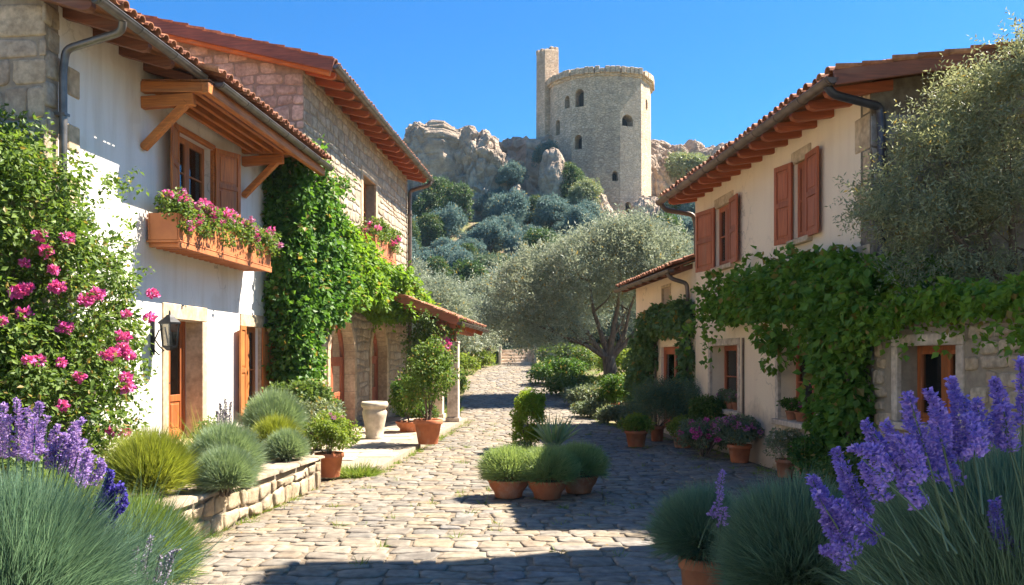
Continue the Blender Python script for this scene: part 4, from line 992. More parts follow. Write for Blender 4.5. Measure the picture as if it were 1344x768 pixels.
m.build('turret', 'tower', tw, .04)
# ruined wall below the tower on the right
m = MB(); x = 12.6
V, F_ = stones(12.6, 20.5, 10.5, 13.8, (.3, .5), (.4, 1.0), .05, .09, lambda u, v, d: np.stack([u, 79.6 - d + .12 * (u - 12.6), v], 1), lambda u, v: v > 13.5 - .9 * abs(math.sin(u * .9)) * .5)
rw = np_mesh('ruined_wall', V, F_, 'rubble_pink', None, True); tag(rw, 'ruined rubble wall crossing the slope to the right below the castle tower', 'wall')
m.hexa([(12.6, 79.75, 10), (20.5, 80.7, 10), (20.5, 81.5, 10), (12.6, 80.5, 10), (12.6, 79.75, 13.1), (20.5, 80.7, 13.1), (20.5, 81.5, 13.1), (12.6, 80.5, 13.1)]); m.build('core', 'mortar', rw)

# ---- shrubs and trees on the slope
def crown_twigs(blobs, ncl, tw_, nl, tl, L, W, lo=.4, hang=.15, crad=.35, spread=.8):
    c, d = ell_points(blobs, ncl, lo, 1.0)
    b = np.repeat(c, tw_, 0) + rng.normal(size=(ncl * tw_, 3)) * crad; dd = np.repeat(d, tw_, 0) + rdir(ncl * tw_) * .85 + np.array([0, 0, .25 - hang])
    return twig_leaves(b, dd, tl * rng.uniform(.6, 1.2, ncl * tw_), nl, L, W, spread)
def bush_proto(name, blobs, ncl, per, cr, L, W, mat, label, cat, group):
    o = empty(name, (0, 0, 0), 0, label, cat, group)
    c, d = ell_points(blobs, ncl, .5, 1.0, -.3); V, F_ = clump_leaves(c, rng.uniform(.7, 1.3, ncl) * cr, per, L, W); np_mesh('foliage', V, F_, mat, o)
    m = MB()
    for i in range(5):
        a = i * 1.3; q = Vector(blobs[i % len(blobs)][0]); m.tube([(0, 0, -.6), (q.x * .4 + .1 * math.cos(a), q.y * .4 + .1 * math.sin(a), q.z * .5), (q.x * .8 + .3 * math.cos(a), q.y * .8 + .3 * math.sin(a), q.z * .95)], [.12, .08, .03], 6)
    m.build('stem', 'bark', o); return o
grpH = 'blue-green shrubs massed on the shaded slope below the cliffs'
HB = [bush_proto('hill_shrub', b, 130, 90, .36, .17, .075, mt, 'blue-green shrub in the mass of growth on the slope below the cliffs', 'shrub', grpH) for b, mt in (
    ([((0, 0, 1.1), (1.7, 1.5, 1.3)), ((.9, -.4, 1.5), (1.0, 1.0, 1.2)), ((-.9, .2, .9), (1.1, 1, 1))], 'l_teal'),
    ([((0, 0, 1.7), (1.0, 1.1, 1.9)), ((.5, -.3, 2.6), (.7, .7, 1.0)), ((-.7, .1, 1.0), (1, 1, 1))], 'l_hillgreen'), ([((0, 0, .6), (1.6, 1.2, .8)), ((-1.0, 0, .8), (.8, .8, .8)), ((.9, -.3, .5), (.9, .9, .6))], 'l_tealgreen'),
    ([((0, 0, 1.5), (1.4, 1.4, 1.7)), ((-.7, -.3, 2.0), (.9, .9, 1.1)), ((.8, .1, 1.0), (1, 1, 1))], 'l_teal'),
    ([((0, 0, .9), (1.5, 1.3, 1.1)), ((1.0, 0, .8), (1.0, 1, .9)), ((-.6, -.3, 1.4), (.9, .9, .9))], 'l_teal'))]
used = [False] * 5; pts_ = []
def put(x, y, s, kind=None, label=None, group=None, mat=None):
    i = rng.choice(5, p=[.24, .12, .14, .24, .26]) if kind is None else kind
    o = HB[i] if not used[i] else copy_tree(HB[i]); used[i] = True
    o.location = (x, y, ghf(x, y) - .25); o.rotation_euler = (0, 0, rng.uniform(0, 6.28)); o.scale = (s * rng.uniform(.85, 1.2), s, s * rng.uniform(.75, 1.35))
    return o
tries = 0
while len(pts_) < 100 and tries < 6000:
    tries += 1; y = rng.uniform(57, 92); px = rng.uniform(520, 770) if rng.random() < .8 else rng.uniform(770, 960)
    x = (px - 672) / F * y
    if any((x - a) ** 2 + (y - b) ** 2 < (1.75 if y < 84 else 2.4) ** 2 for a, b in pts_): continue
    if y > 82 and rng.random() < .62: continue
    pts_.append((x, y)); put(x, y, rng.uniform(.65, 1.35))
def recolour(o, mat):
    for c in o.children:
        if c.name.startswith('foliage'): c.data = c.data.copy(); c.data.materials[0] = MT[mat]
for px, py, y, s, mt, lab in [(715, 205, 93.5, .95, 'l_teal', 'dark shrub on the rocks against the left foot of the castle tower'), (745, 240, 91, 1.0, 'l_hillgreen', 'dark green shrub at the foot of the castle tower, above the pale one'),
                              (768, 268, 88, 1.25, 'l_pale', 'pale grey-green shrub on the rocks in front of the castle tower'), (672, 240, 91, .9, 'l_teal', 'dark shrub lodged in the cleft between two crags left of the tower'),
                              (572, 270, 91, 1.0, 'l_teal', 'bluish shrub at the foot of the cliff farthest left'), (632, 300, 88, .9, 'l_teal', 'bluish shrub under the middle of the left cliff'), (905, 215, 104, 2.0, 'l_pale', 'pale round tree standing before the right-hand cliff'),
                              (885, 290, 92, 1.3, 'l_hillgreen', 'green shrub beside the right foot of the tower above the ruined wall'), (915, 285, 90, 1.2, 'l_hillgreen', 'green shrub above the ruined wall next to the cream house gutter'),
                              (775, 335, 78, 1.0, 'l_pale', 'pale shrub on the slope just under the castle tower'), (705, 285, 88, .7, 'l_hillgreen', 'small green shrub on the rocks left of the pale one below the tower')]:
    o = put(0, 0, s); p = at(px, py, y); o.location = (p.x, y, p.z - 1.2 * s); recolour(o, mt); o['label'] = lab
    if 'group' in o: del o['group']
    o['category'] = 'tree' if 'tree' in lab.split()[2:3] else 'shrub'

def tree(name, loc, trunk_pts, trunk_r, limbs, blobs, leaf, mat, label, bark='bark'):
    'limbs: list of point lists (relative); leaf: (V,F)'
    o = empty(name, loc, 0, label, 'tree')
    m = MB(); m.tube(trunk_pts, trunk_r, 12); m.build('trunk', bark, o)
    for l, r0 in limbs:
        m = MB(); pts = []
        for a, b in zip(l, l[1:]):
            for i in range(3): pts.append(Vector(a).lerp(Vector(b), i / 3) + Vector(rng.normal(size=3) * .03 * r0 * 8))
        pts.append(Vector(l[-1])); m.tube(pts, list(np.linspace(r0, r0 * .22, len(pts))), 8)
        for i in range(2, len(pts), 2):   # side shoots
            d = Vector(rdir(1)[0]); d.z = abs(d.z) * .6; m.tube([pts[i], pts[i] + d * r0 * 6, pts[i] + d * r0 * 11 + Vector((0, 0, r0 * 2))], [r0 * .35, r0 * .2, r0 * .08], 5)
        m.build('branch', bark, o)
    np_mesh('crown', *leaf, mat, o); return o
# the olive in the middle
bl = [((-.7, 0, 4.5), (2.2, 2.0, 1.6)), ((1.0, .3, 4.8), (2.1, 2.0, 1.7)), ((-3.0, -.2, 3.5), (1.7, 1.6, 1.6)), ((-3.9, .1, 2.9), (1.2, 1.2, 1.3)), ((.2, .2, 5.4), (1.6, 1.5, 1.1)), ((2.2, .2, 4.3), (1.0, 1.2, 1.4)), ((-2.7, -.3, 2.3), (1.3, 1.2, .9)), ((1.6, 0, 5.3), (1.1, 1.1, .9))]
oy = 34.5; ox = (803 - 672) / F * oy; oz = ghf(ox, oy)
tree('olive_tree', (ox, oy, oz), [(0, 0, -.2), (-.02, 0, .25), (-.08, .02, .7), (-.14, 0, 1.15)], [.40, .31, .27, .25],
     [([(-.14, 0, 1.0), (-.9, -.1, 2.0), (-2.6, -.1, 3.2)], .15), ([(-.14, 0, 1.1), (-.5, .2, 2.4), (-.9, .1, 4.2)], .15), ([(-.1, 0, 1.1), (.1, -.1, 2.4), (.4, .1, 4.8)], .16), ([(-.05, 0, .95), (.8, 0, 1.9), (1.7, .1, 3.6)], .14), ([(-.1, 0, 1.05), (.55, .1, 2.2), (1.2, .2, 4.6)], .12), ([(-.15, 0, 1.0), (-1.5, -.2, 1.8), (-3.6, 0, 2.6)], .11)],
     bl, crown_twigs(bl, 380, 28, 7, .50, .15, .042, .45, crad=.26), 'l_olive', 'large grey-green olive tree with several crooked trunks in the middle behind the lane')
# olives behind
def olive(px, y, py_top, wpx, label, mat='l_olive', ncl=110, dens=20, trunk=1.2):
    x = (px - 672) / F * y; z0 = ghf(x, y); top = EYE + (HZ - py_top) / F * y - z0; r = wpx / 2 / F * y; h = max(1.4, top)
    bl = [((0, 0, h * .58), (r * .85, r * .8, h * .42)), ((-r * .45, 0, h * .45), (r * .55, r * .5, h * .3)), ((r * .45, .1, h * .5), (r * .55, r * .5, h * .33)), ((0, -r * .2, h * .75), (r * .5, r * .5, h * .24))]
    return tree('olive_tree', (x, y, z0), [(0, 0, -.3), (.05, 0, h * .2), (0, 0, h * .4)], [.2, .15, .12],
                [([(0, 0, h * .3), (-r * .3, 0, h * .5), (-r * .5, 0, h * .7)], .08), ([(0, 0, h * .3), (r * .3, 0, h * .5), (r * .5, 0, h * .65)], .08), ([(0, 0, h * .35), (0, .1, h * .6), (0, 0, h * .85)], .08)],
                bl, crown_twigs(bl, ncl, dens, 6, .55, .19, .055, .4, crad=.3), mat, label)
olive(572, 44, 372, 92, 'olive tree partly behind the far corner of the stone house')
olive(606, 47, 388, 84, 'olive tree with a bare lower trunk beside the porch roof')
olive(640, 52, 372, 70, 'smaller olive tree between the porch and the large olive')
olive(818, 50, 300, 120, 'tall pale olive tree rising behind the right side of the large olive')
olive(868, 44, 330, 80, 'pale olive tree just behind the annex roof')
olive(760, 56, 335, 110, 'olive tree directly behind the large olive, below the tower')
olive(545, 52, 352, 60, 'olive tree half hidden behind the downpipe of the stone house')
# olive over the outbuilding on the right
bl = [((-.95, -.1, 4.30), (.75, .6, .75)), ((.05, -.1, 4.85), (.85, .65, .85)), ((-.75, 0, 3.5), (.75, .65, .7)), ((.15, -.2, 3.7), (1.0, .8, .95)), ((-1.5, -.1, 3.95), (.45, .4, .35)), ((.45, 0, 5.6), (.6, .5, .6)), ((-1.15, -.1, 3.2), (.45, .4, .4)), ((-.55, -.1, 5.15), (.45, .4, .4))]
tree('olive_tree', (6.5, 11.12, 0), [(0, 0, -.2), (.05, 0, 1), (0, 0, 2.0), (-.05, 0, 2.7)], [.2, .15, .13, .12],
     [([(-.05, 0, 2.5), (-.5, -.1, 3.3), (-1.2, -.1, 4.0)], .07), ([(-.05, 0, 2.6), (0, -.1, 3.6), (-.2, -.1, 5.0)], .07), ([(0, 0, 2.6), (.4, -.1, 3.8), (.5, 0, 5.6)], .06), ([(-.05, 0, 2.6), (-.4, 0, 3.8), (-.9, 0, 4.7)], .05)],
     bl, crown_twigs(bl, 210, 28, 9, .27, .062, .019, .4, crad=.13, spread=.85), 'l_olive2', 'olive tree with silvery leaves against the grey gable wall on the right')

# stone steps at the end of the lane
st = empty('stone_steps', (.33, 50, 1.55), 0, 'short flight of pale stone steps at the far end of the lane', 'steps')
for i in range(5): m = MB(); m.box(-.95 + .0, .95, i * .38, i * .38 + .42, -.2 if i == 0 else i * .19 - .19 + .001, i * .19 + .19); m.build('step', 'trim_pale', st, .02)
for sx in (-1.12, .96): m = MB(); m.box(sx, sx + .16, -.1, 2.0, -.3, 1.25); m.build('cheek_wall', 'trim_pale', st, .02)

# low hedges and shrubs of the beds along the far lane
def shrub(name, x, y, blobs, ncl, per, cr, L, W, mat, label, cat='shrub', group=None, z=None, fl=None):
    o = empty(name, (x, y, ghf(x, y) if z is None else z), 0, label, cat, group)
    c, d = ell_points(blobs, ncl, .5, 1.0, -.25); V, F_ = clump_leaves(c, rng.uniform(.7, 1.3, ncl) * cr, per, L, W); np_mesh('foliage', V, F_, mat, o)
    m = MB()
    for i in range(6):
        q = Vector(blobs[i % len(blobs)][0]); a = i * 1.1; m.tube([(.04 * math.cos(a), .04 * math.sin(a), -.05), (q.x * .5 + .08 * math.cos(a), q.y * .5 + .08 * math.sin(a), q.z * .5), (q.x + .15 * math.cos(a), q.y + .15 * math.sin(a), q.z)], [.022, .016, .006], 5)
    m.build('stem', 'bark', o)
    if fl:
        n, r, fm = fl; fc, fd = ell_points(blobs, n, .92, 1.06, .0)
        for p in fc: np_mesh('flower', *flower_ball(p, r, 40), fm, o)
    return o
for x, y, r, h, mt, lab in [(-3.0, 36, 1.0, .9, 'l_shrub', 'dark green hedge bush beyond the porch at the left edge of the lane'), (-2.9, 43, 1.2, .9, 'l_shrubhi', 'bright green mound beneath the olive with the bare trunk'), (-4.2, 42, 1.2, .8, 'l_shrubhi', 'yellow-green mound left of the bright one below the olives'),
                            (-3.6, 39, 1.0, .8, 'l_shrubhi', 'low yellowish plant cushion behind the porch pillars'), (-2.1, 47, 1.0, .8, 'l_shrubhi', 'light green cushion just left of the stone steps'),
                            (2.4, 44, 1.1, 1.4, 'l_shrub', 'bushy green shrub right of the lane near the stone steps'), (2.9, 41, 1.1, 1.4, 'l_shrub', 'green shrub left of the large olive trunk'), (2.2, 38.5, 1.2, 1.1, 'l_box', 'dark leafy shrub close to the large olive trunk'), (2.5, 35, 1.1, .7, 'l_shrub', 'spreading shrub in the bed in front of the large olive'),
                            (4.1, 32.6, 1.0, .45, 'l_shrubhi', 'light green shrub at the foot of the large olive trunk'), (3.0, 31.6, 1.0, .6, 'l_pale', 'pale flowering ground plant at the edge of the right bed'), (5.0, 36, 1.3, 1.3, 'l_shrubhi', 'bright green bush right of the large olive trunk'),
                            (5.3, 33, 1.0, 1.1, 'l_shrub', 'green bush between the large olive and the annex'), (2.8, 28.5, .7, .5, 'l_grey', 'greyish low plant left of the round clipped bush'), (4.2, 30.3, .9, .9, 'l_shrub', 'green bush behind the round clipped bush'), (3.3, 26.2, .55, .5, 'l_pale', 'pale low plant between two pots at the annex'), (3.75, 24.8, .5, .55, 'l_grey', 'small grey shrub in front of the ivy by the annex')]:
    shrub('garden_shrub', x, y, [((0, 0, h * .45), (r, r * .8, h * .5)), ((r * .4, -.1, h * .5), (r * .6, r * .6, h * .45)), ((-r * .45, .1, h * .4), (r * .6, r * .6, h * .4))], 70, 60, .2 if r < .8 else .28, .095 if r < .8 else .13, .05 if r < .8 else .07, mt, lab)
# ================================================================== CLIMBERS
def climber(name, label, cent, rad, per, L, W, mat, stems, droop=.45, extra=None, flowers=None, cat='climber', fr=None):
    base = Vector((float(np.mean(cent[:, 0])), float(np.mean(cent[:, 1])), ghf(float(np.mean(cent[:, 0])), float(np.mean(cent[:, 1])))))
    o = empty(name, base, 0, label, cat); b = np.array(base)
    V, F_ = clump_leaves(cent - b, rad, per, L, W, droop)
    if extra is not None: V, F_ = join([(V, F_), (extra[0] - b, extra[1])])
    np_mesh('foliage', V, F_, mat, o)
    for pts, r in stems:
        m = MB(); q = []
        for a, c in zip(pts, pts[1:]):
            for i in range(5): q.append(Vector(a).lerp(Vector(c), i / 5) - base + Vector(rng.normal(size=3) * .025))
        q.append(Vector(pts[-1]) - base); m.tube(q, list(np.linspace(r, r * .4, len(q))), 7); m.build('stem', 'bark', o)
    if flowers is not None:
        for p in flowers: np_mesh('flower', *flower_ball(np.array(p) - b, fr * rng.uniform(.75, 1.2), 64), 'f_pink', o)
    return o
def tendrils(starts, dirs, lens, n=14, L=.1, W=.07, sag=.5):
    P = []; D = []; N = []
    for s, d, l in zip(starts, dirs, lens):
        s = np.array(s, float); d = unit(np.array(d, float)[None])[0]; bw = rng.normal(size=3) * .1
        for i in range(n):
            t = i / (n - 1); p = s + (d + bw * t) * l * t + np.array([0, 0, -sag * l * t * t])
            for _ in range(3): P.append(p + rng.normal(size=3) * .045); D.append(d * .3 + rng.normal(size=3) * .7 + np.array([0, 0, -.3])); N.append(np.array([0, -.3, .8]) + rng.normal(size=3) * .5)
    return leaves(np.array(P), np.array(D), unit(np.array(N)), L, W)
def loc(root_xy, th, side):
    'local (o,s) of a wall -> world'
    c, s_ = math.cos(th), math.sin(th)
    return lambda o, s: (root_xy[0] + side * o * c - s * s_, root_xy[1] + side * o * s_ + s * c)
L1 = loc((-6.07, 11.07), -TH, 1); L2 = loc((-4.77, 19.5), -R(4.57), 1); L3 = loc((5.02, 11.94), R(4.69), -1); L4 = loc((5.02 - .082 * 8.35 + .02, 20.3), R(4.69), -1)
L5 = loc((5.025, 11.88), R(4.69), -1)
def wpts(Lf, n, o, s, z): # uniform ranges
    a, b, c = rng.uniform(*o, n), rng.uniform(*s, n), rng.uniform(*z, n)
    return np.array([(*Lf(i, j), k_) for i, j, k_ in zip(a, b, c)])

# flowering rose on the near corner of the white house
rb = [((-6.35, 10.7, 3.75), (1.0, .9, 1.15)), ((-5.95, 11.1, 2.7), (1.0, 1.0, 1.25)), ((-5.85, 10.9, 1.45), (1.0, 1.1, 1.3)), ((-7.2, 10.0, 2.6), (1.35, 1.2, 2.2)), ((-6.6, 10.3, 1.4), (1.3, 1.2, 1.4)), ((-6.9, 10.4, 4.2), (.9, .7, .8)), ((-5.55, 11.8, 2.0), (.42, .55, .9))]
c, d = ell_points(rb, 620, .5, 1.02, -.9)
fpx = [(52, 308), (88, 313), (33, 345), (70, 354), (70, 378), (76, 377), (30, 380), (38, 378), (32, 412), (0, 420), (118, 391), (127, 386), (35, 472), (50, 473), (80, 476), (85, 430), (104, 495), (82, 533), (140, 466), (150, 462), (160, 455), (165, 460), (170, 466), (158, 440), (165, 442), (166, 412), (200, 385), (197, 417), (164, 495), (168, 508), (146, 565), (165, 568), (22, 383), (60, 330), (110, 394)]
fl_ = []
for px, py in fpx:
    best = None   # push each bloom onto the near surface of the shrub
    for cc, rr in rb:
        for Y in np.arange(8.4, 12.6, .05):
            p = at(px, py, Y)
            if sum(((p[i] - cc[i]) / (rr[i] * 1.03)) ** 2 for i in range(3)) <= 1:
                if best is None or Y < best[1]: best = (p, Y)
                break
    if best is None: best = (at(px, py, 11.7), 0)
    fl_.append(best[0])
up = tendrils([(*L1(.4, s), z) for s, z in rng.uniform((-.6, .8), (1.2, 4.6), (46, 2))], rng.normal(size=(46, 3)) * .5 + np.array([.5, -.1, .8]), rng.uniform(.3, .75, 46), 12, .075, .045, .35)
climber('climbing_rose', 'huge leafy rose shrub with bright pink blooms on the near corner of the white house', c, rng.uniform(.16, .34, len(c)), 95, .078, .046, 'l_rose', [([(-6.0, 10.6, .45), (-6.1, 10.7, 1.6), (-6.3, 10.7, 3.6)], .05), ([(-6.3, 10.3, .45), (-6.7, 10.2, 1.8), (-7.0, 10.1, 3.6)], .05), ([(-5.8, 10.8, .45), (-5.6, 11.3, 1.5), (-5.5, 11.7, 2.4)], .04)], .3, up, fl_, 'rose', .068)

# ivy between white and stone house
n = 400; z = rng.uniform(.4, 6.7, n)
A = np.stack([rng.uniform(-5.25, -4.5, n) - .12 * (z / 6.7), rng.uniform(18.75, 19.45, n), z], 1)
B_ = wpts(L2, 260, (.05, .45), (-.1, 1.9), (2.9, 6.5)); B_ = B_[B_[:, 2] < 6.6 - (B_[:, 1] - 19.4) * .95]
B2 = wpts(L2, 50, (.02, .15), (-.1, .6), (.5, 3.0))
climber('ivy', 'tall bright green ivy column between the white house and the stone house', np.concatenate([A, B_, B2]), rng.uniform(.16, .36, n + len(B_) + len(B2)), 62, .125, .10, 'l_ivy', [([(-4.9, 19.1, 0), (-5.0, 19.3, 2.5), (-4.9, 19.35, 6.2)], .07), ([(-4.6, 19.1, 0), (-4.55, 19.4, 2.0), (-4.3, 20.3, 4.5)], .05)], .5,
        tendrils([(*L2(.35, s), z_) for s, z_ in rng.uniform((-.4, 3.4), (2.0, 6.6), (40, 2))], rng.normal(size=(40, 3)) * .5 + np.array([.3, .2, .6]), rng.uniform(.4, .9, 40), 10, .12, .095))
S_ = []
for _ in range(560):
    s = rng.uniform(1.5, 7.4) if rng.random() < .95 else rng.uniform(7.4, 8.5); zc = np.interp(s, [1.5, 4, 6, 8], [4.5, 4.15, 3.95, 3.75]); hh = np.interp(s, [1.5, 4, 6, 8], [.95, .75, .6, .35]); om = np.interp(s, [1.5, 4, 6, 8], [.5, .85, 1.5, 1.6])
    zv = zc + rng.uniform(-1, 1) * hh
    lim = 3.42 if (1.7 < s < 4.7 or 6.0 < s < 8.6) else 2.9
    if zv < lim + .1 and s < 4.9: continue
    S_.append((*L2(rng.uniform(.1, om), s), zv - .12 * rng.random()))
S_ = np.array(S_)
climber('ivy', 'yellow-green swag of creeper trailing above the two arches to the porch roof', S_, rng.uniform(.16, .32, len(S_)), 60, .125, .10, 'l_ivyhi', [([(-4.4, 20.8, 4.3), (-4.0, 23, 4.3), (-3.4, 26, 4.0)], .05), ([(-4.35, 21.3, 4.6), (-3.7, 24, 4.0), (-2.8, 26.5, 3.8)], .04)], .6,
        tendrils([(*L2(om_, s), 3.5) for s, om_ in zip(rng.uniform(4.6, 6.2, 14), rng.uniform(.3, 1.5, 14))], rng.normal(size=(14, 3)) * .4 + np.array([.1, 0, -.5]), rng.uniform(.25, .5, 14), 9, .11, .09))
# climber on the porch pillars
cc = np.array([(-2.4 + rng.normal() * .32, 24.6 + rng.normal() * .3, z) for z in rng.uniform(1.6, 3.3, 90)])
climber('climbing_plant', 'loose green climber with one pink bloom hanging by the porch pillars', cc, .2, 42, .09, .06, 'l_shrub', [([(-2.6, 24.7, .1), (-2.5, 24.6, 1.6), (-2.4, 24.6, 3.0)], .03)], .5, None, [at(582, 452, 24.2)], 'climber', .16)

# vine on the cream house
v1 = np.concatenate([wpts(L3, 120, (.06, .36), (-.05, 1.05), (.45, 2.4)), wpts(L3, 120, (.06, .42), (-.35, 1.3), (2.3, 3.5))]); v1 = v1[(v1[:, 2] < 3.85 - .55 * np.abs(v1[:, 1] - 12.9)) & ~((v1[:, 1] > 13.3) & (v1[:, 2] < 2.35))]
v1 = v1[~((v1[:, 2] < 1.6) & (v1[:, 1] > 12.95))]
v2 = []
for _ in range(130):
    s = 1.1 + 4.9 * rng.random() ** 1.3; t = (s - 1.1) / 4.9; v2.append((*L3(rng.uniform(.08, .6 - .3 * t), s), 3.12 - .12 * t + rng.uniform(-1, 1) * (.42 - .29 * t)))
v3 = wpts(L3, 36, (-.5, .5), (-.8, .1), (2.5, 3.2)); v4 = wpts(L3, 8, (.2, .5), (2.1, 2.9), (1.9, 2.7))
vv = np.concatenate([v1, np.array(v2), v3, v4])
climber('grape_vine', 'big dark green vine climbing the cream house corner and spreading over its windows', vv, rng.uniform(.12, .28, len(vv)), 46, .125, .105, 'l_vine', [([(*L3(.15, .5), 0), (*L3(.12, .7), 1.5), (*L3(.1, .9), 3.2)], .06), ([(*L3(.12, .8), 2.9), (*L3(.15, 3.5), 3.2), (*L3(.12, 6.5), 3.0)], .03), ([(*L3(.25, .2), 0), (*L3(.3, .1), 2.7)], .05)], .6,
        tendrils([(*L3(.35, s), z_) for s, z_ in zip(rng.uniform(.2, 6.8, 60), rng.uniform(2.9, 3.6, 60))], np.concatenate([rng.normal(size=(34, 3)) * .4 + np.array([-.2, .3, .8]), rng.normal(size=(26, 3)) * .4 + np.array([-.3, .2, -.6])]), rng.uniform(.35, .85, 60), 10, .12, .10))
v5 = np.array([(*L5(rng.uniform(-.6, .32), s), 2.62 + rng.uniform(-.1, .16) - (.14 if rng.random() < .2 else 0)) for s in rng.uniform(-5.2, .1, 250)])
climber('trailing_vine', 'bright green creeper trailing along the top of the stone outbuilding', v5, rng.uniform(.09, .19, len(v5)), 52, .095, .075, 'l_ivyhi', [([(*L5(.1, .2), 2.4), (*L5(.1, -2), 2.55), (*L5(.1, -5), 2.5)], .03)], .6,
        tendrils([(*L5(.25, s), 2.5) for s in rng.uniform(-5, 0, 46)], rng.normal(size=(46, 3)) * .5 + np.array([-.5, 0, -.25]), rng.uniform(.2, .5, 46), 9, .085, .065))
# ivy round the annex door
i1 = wpts(L4, 140, (.06, .26), (.1, 4.3), (2.7, 3.3)); i1 = i1[(i1[:, 2] < 3.45 - .18 * np.maximum(0, (i1[:, 1] - 23.0)))]
i2 = wpts(L4, 120, (.06, .4), (3.5, 5.4), (.9, 3.0)); i2 = i2[i2[:, 2] < 3.2 - .35 * (i2[:, 1] - 23.4)]; i3 = wpts(L4, 34, (.04, .14), (.1, .45), (.2, 2.5))
ii_ = np.concatenate([i1, i2, i3])
climber('ivy', 'dark grey-green ivy framing the wooden door of the cream annex', ii_, rng.uniform(.12, .25, len(ii_)), 50, .13, .105, 'l_darkivy', [([(*L4(.1, 3.4), 0), (*L4(.1, 3.5), 2.4)], .05), ([(*L4(.08, .4), 0), (*L4(.08, .35), 2.6)], .04)], .6)

# ================================================================== STONE PLANTING TERRACE
tp = [(-3.72, 7.2), (-3.62, 7.9), (-3.02, 13.2), (-4.1, 13.5), (-4.2, 17.2), (-5.62, 17.2), (-6.3, 7.2)]
tr = empty('planting_terrace', (-3.8, 9.5, 0), 0, 'raised planting terrace with rough stone retaining wall along the left of the lane', 'terrace')
def rel(root, o): o.location = -Vector(root.location); return o
def taper(poly, e): return poly
rel(tr, prism('soil_bed', tp[:2] + [(-3.1, 13.1)] + tp[3:], -.1, .44, 'soil', tr, 0))
p0_, p1_ = Vector((-3.74, 7.2)), Vector((-3.02, 13.2)); dd_ = (p1_ - p0_); LL = dd_.length; dd_.normalize(); nn_ = Vector((dd_.y, -dd_.x))
def tw_f(u, v, d): return np.stack([p0_.x + dd_.x * u + nn_.x * (d + .05), p0_.y + dd_.y * u + nn_.y * (d + .05), v], 1)
V, F_ = stones(0, LL, -.02, .46, (.15, .25), (.16, .42), .026, .034, tw_f, None, jit=.24, wave=.04, npt=16, sq=6, tilt=.35)
o = np_mesh('retaining_wall', V, F_, 'terrace_stone', tr, True); rel(tr, o)
V, F_ = stones(-4.2, -2.96, -.02, .46, (.15, .24), (.16, .4), .035, .05, lambda u, v, d: np.stack([u, 13.22 + d + 0 * u, v], 1), None, jit=.2, npt=16, sq=3.6); rel(tr, np_mesh('end_wall', V, F_, 'terrace_stone', tr, True))
V, F_ = stones(-6.3, -3.66, -.02, .46, (.15, .24), (.16, .4), .035, .05, lambda u, v, d: np.stack([u, 7.18 - d + 0 * u, v], 1), None, jit=.2, npt=16, sq=3.6); rel(tr, np_mesh('end_wall', V, F_, 'terrace_stone', tr, True))
m = MB(); q0 = p0_ + nn_ * .045; q1 = p1_ + nn_ * .045 + dd_ * .06; r0 = p0_ - nn_ * .2; r1 = p1_ - nn_ * .2 + dd_ * .06
m.hexa([(*r0, -.1), (*q0, -.1), (*q1, -.1), (*r1, -.1), (*r0, .455), (*q0, .455), (*q1, .455), (*r1, .455)]); m.hexa([(-4.2, 13.0, -.1), (-3.05, 13.0, -.1), (-3.05, 13.215, -.1), (-4.2, 13.215, -.1), (-4.2, 13.0, .45), (-3.05, 13.0, .45), (-3.05, 13.215, .45), (-4.2, 13.215, .45)]); rel(tr, m.build('wall_core', 'mortar_dark', tr))
V, F_ = stones(0, LL + .06, .0, .62, (.3, .4), (.55, 1.0), .012, .05, lambda u, v, d: np.stack([p0_.x + dd_.x * u + nn_.x * (.12 - v), p0_.y + dd_.y * u + nn_.y * (.12 - v), .46 + d], 1), None, wave=.0, jit=.04, sq=12, tilt=.12)
V = V[:]; o = np_mesh('coping', V, F_, 'coping', tr, True); rel(tr, o)

# ================================================================== POTS AND PLANTS
PROF = {'pot': lambda rt_, rb_, h: [(rb_, 0), (rb_ * 1.02, .015), (rt_ * .93, h * .80), (rt_ * 1.02, h * .81), (rt_ * 1.04, h * .84), (rt_ * 1.04, h * .98), (rt_ * 1.0, h), (rt_ * .9, h * .99), (rt_ * .86, h * .8), (rt_ * .8, h * .75)],
        'bowl': lambda rt_, rb_, h: [(rb_, 0), (rb_ * 1.1, .01), (rt_ * .72, h * .3), (rt_ * .92, h * .6), (rt_, h * .86), (rt_ * 1.05, h * .9), (rt_ * 1.05, h), (rt_ * .95, h), (rt_ * .9, h * .8)],
        'urn': lambda rt_, rb_, h: [(rb_ * 1.05, 0), (rb_ * 1.06, .05), (rb_, .07), (rb_ * 1.12, h * .3), (rt_ * .93, h * .62), (rt_ * .97, h * .72), (rt_ * .86, h * .78), (rt_ * .88, h * .82), (rt_ * 1.03, h * .86), (rt_ * 1.06, h * .93), (rt_ * .98, h), (rt_ * .86, h * .99), (rt_ * .8, h * .8)]}
def pot_parts(o, kind, rt_, rb_, h, mat):
    m = MB(); m.lathe(PROF[kind](rt_, rb_, h), 36); m.build('pot', mat, o)
    m = MB(); m.lathe([(.001, h * .86), (rt_ * .5, h * .9), (rt_ * .88, h * .84)], 20); m.build('soil', 'soil', o)
def potted(label, x, y, kind, rt_, rb_, h, mat='terracotta', z=None, group=None, name='potted_plant', cat='potted plant'):
    o = empty(name, (x, y, (ghf(x, y) + .022) if z is None else z), rng.uniform(0, 6), label, cat, group); pot_parts(o, kind, rt_, rb_, h, mat); return o
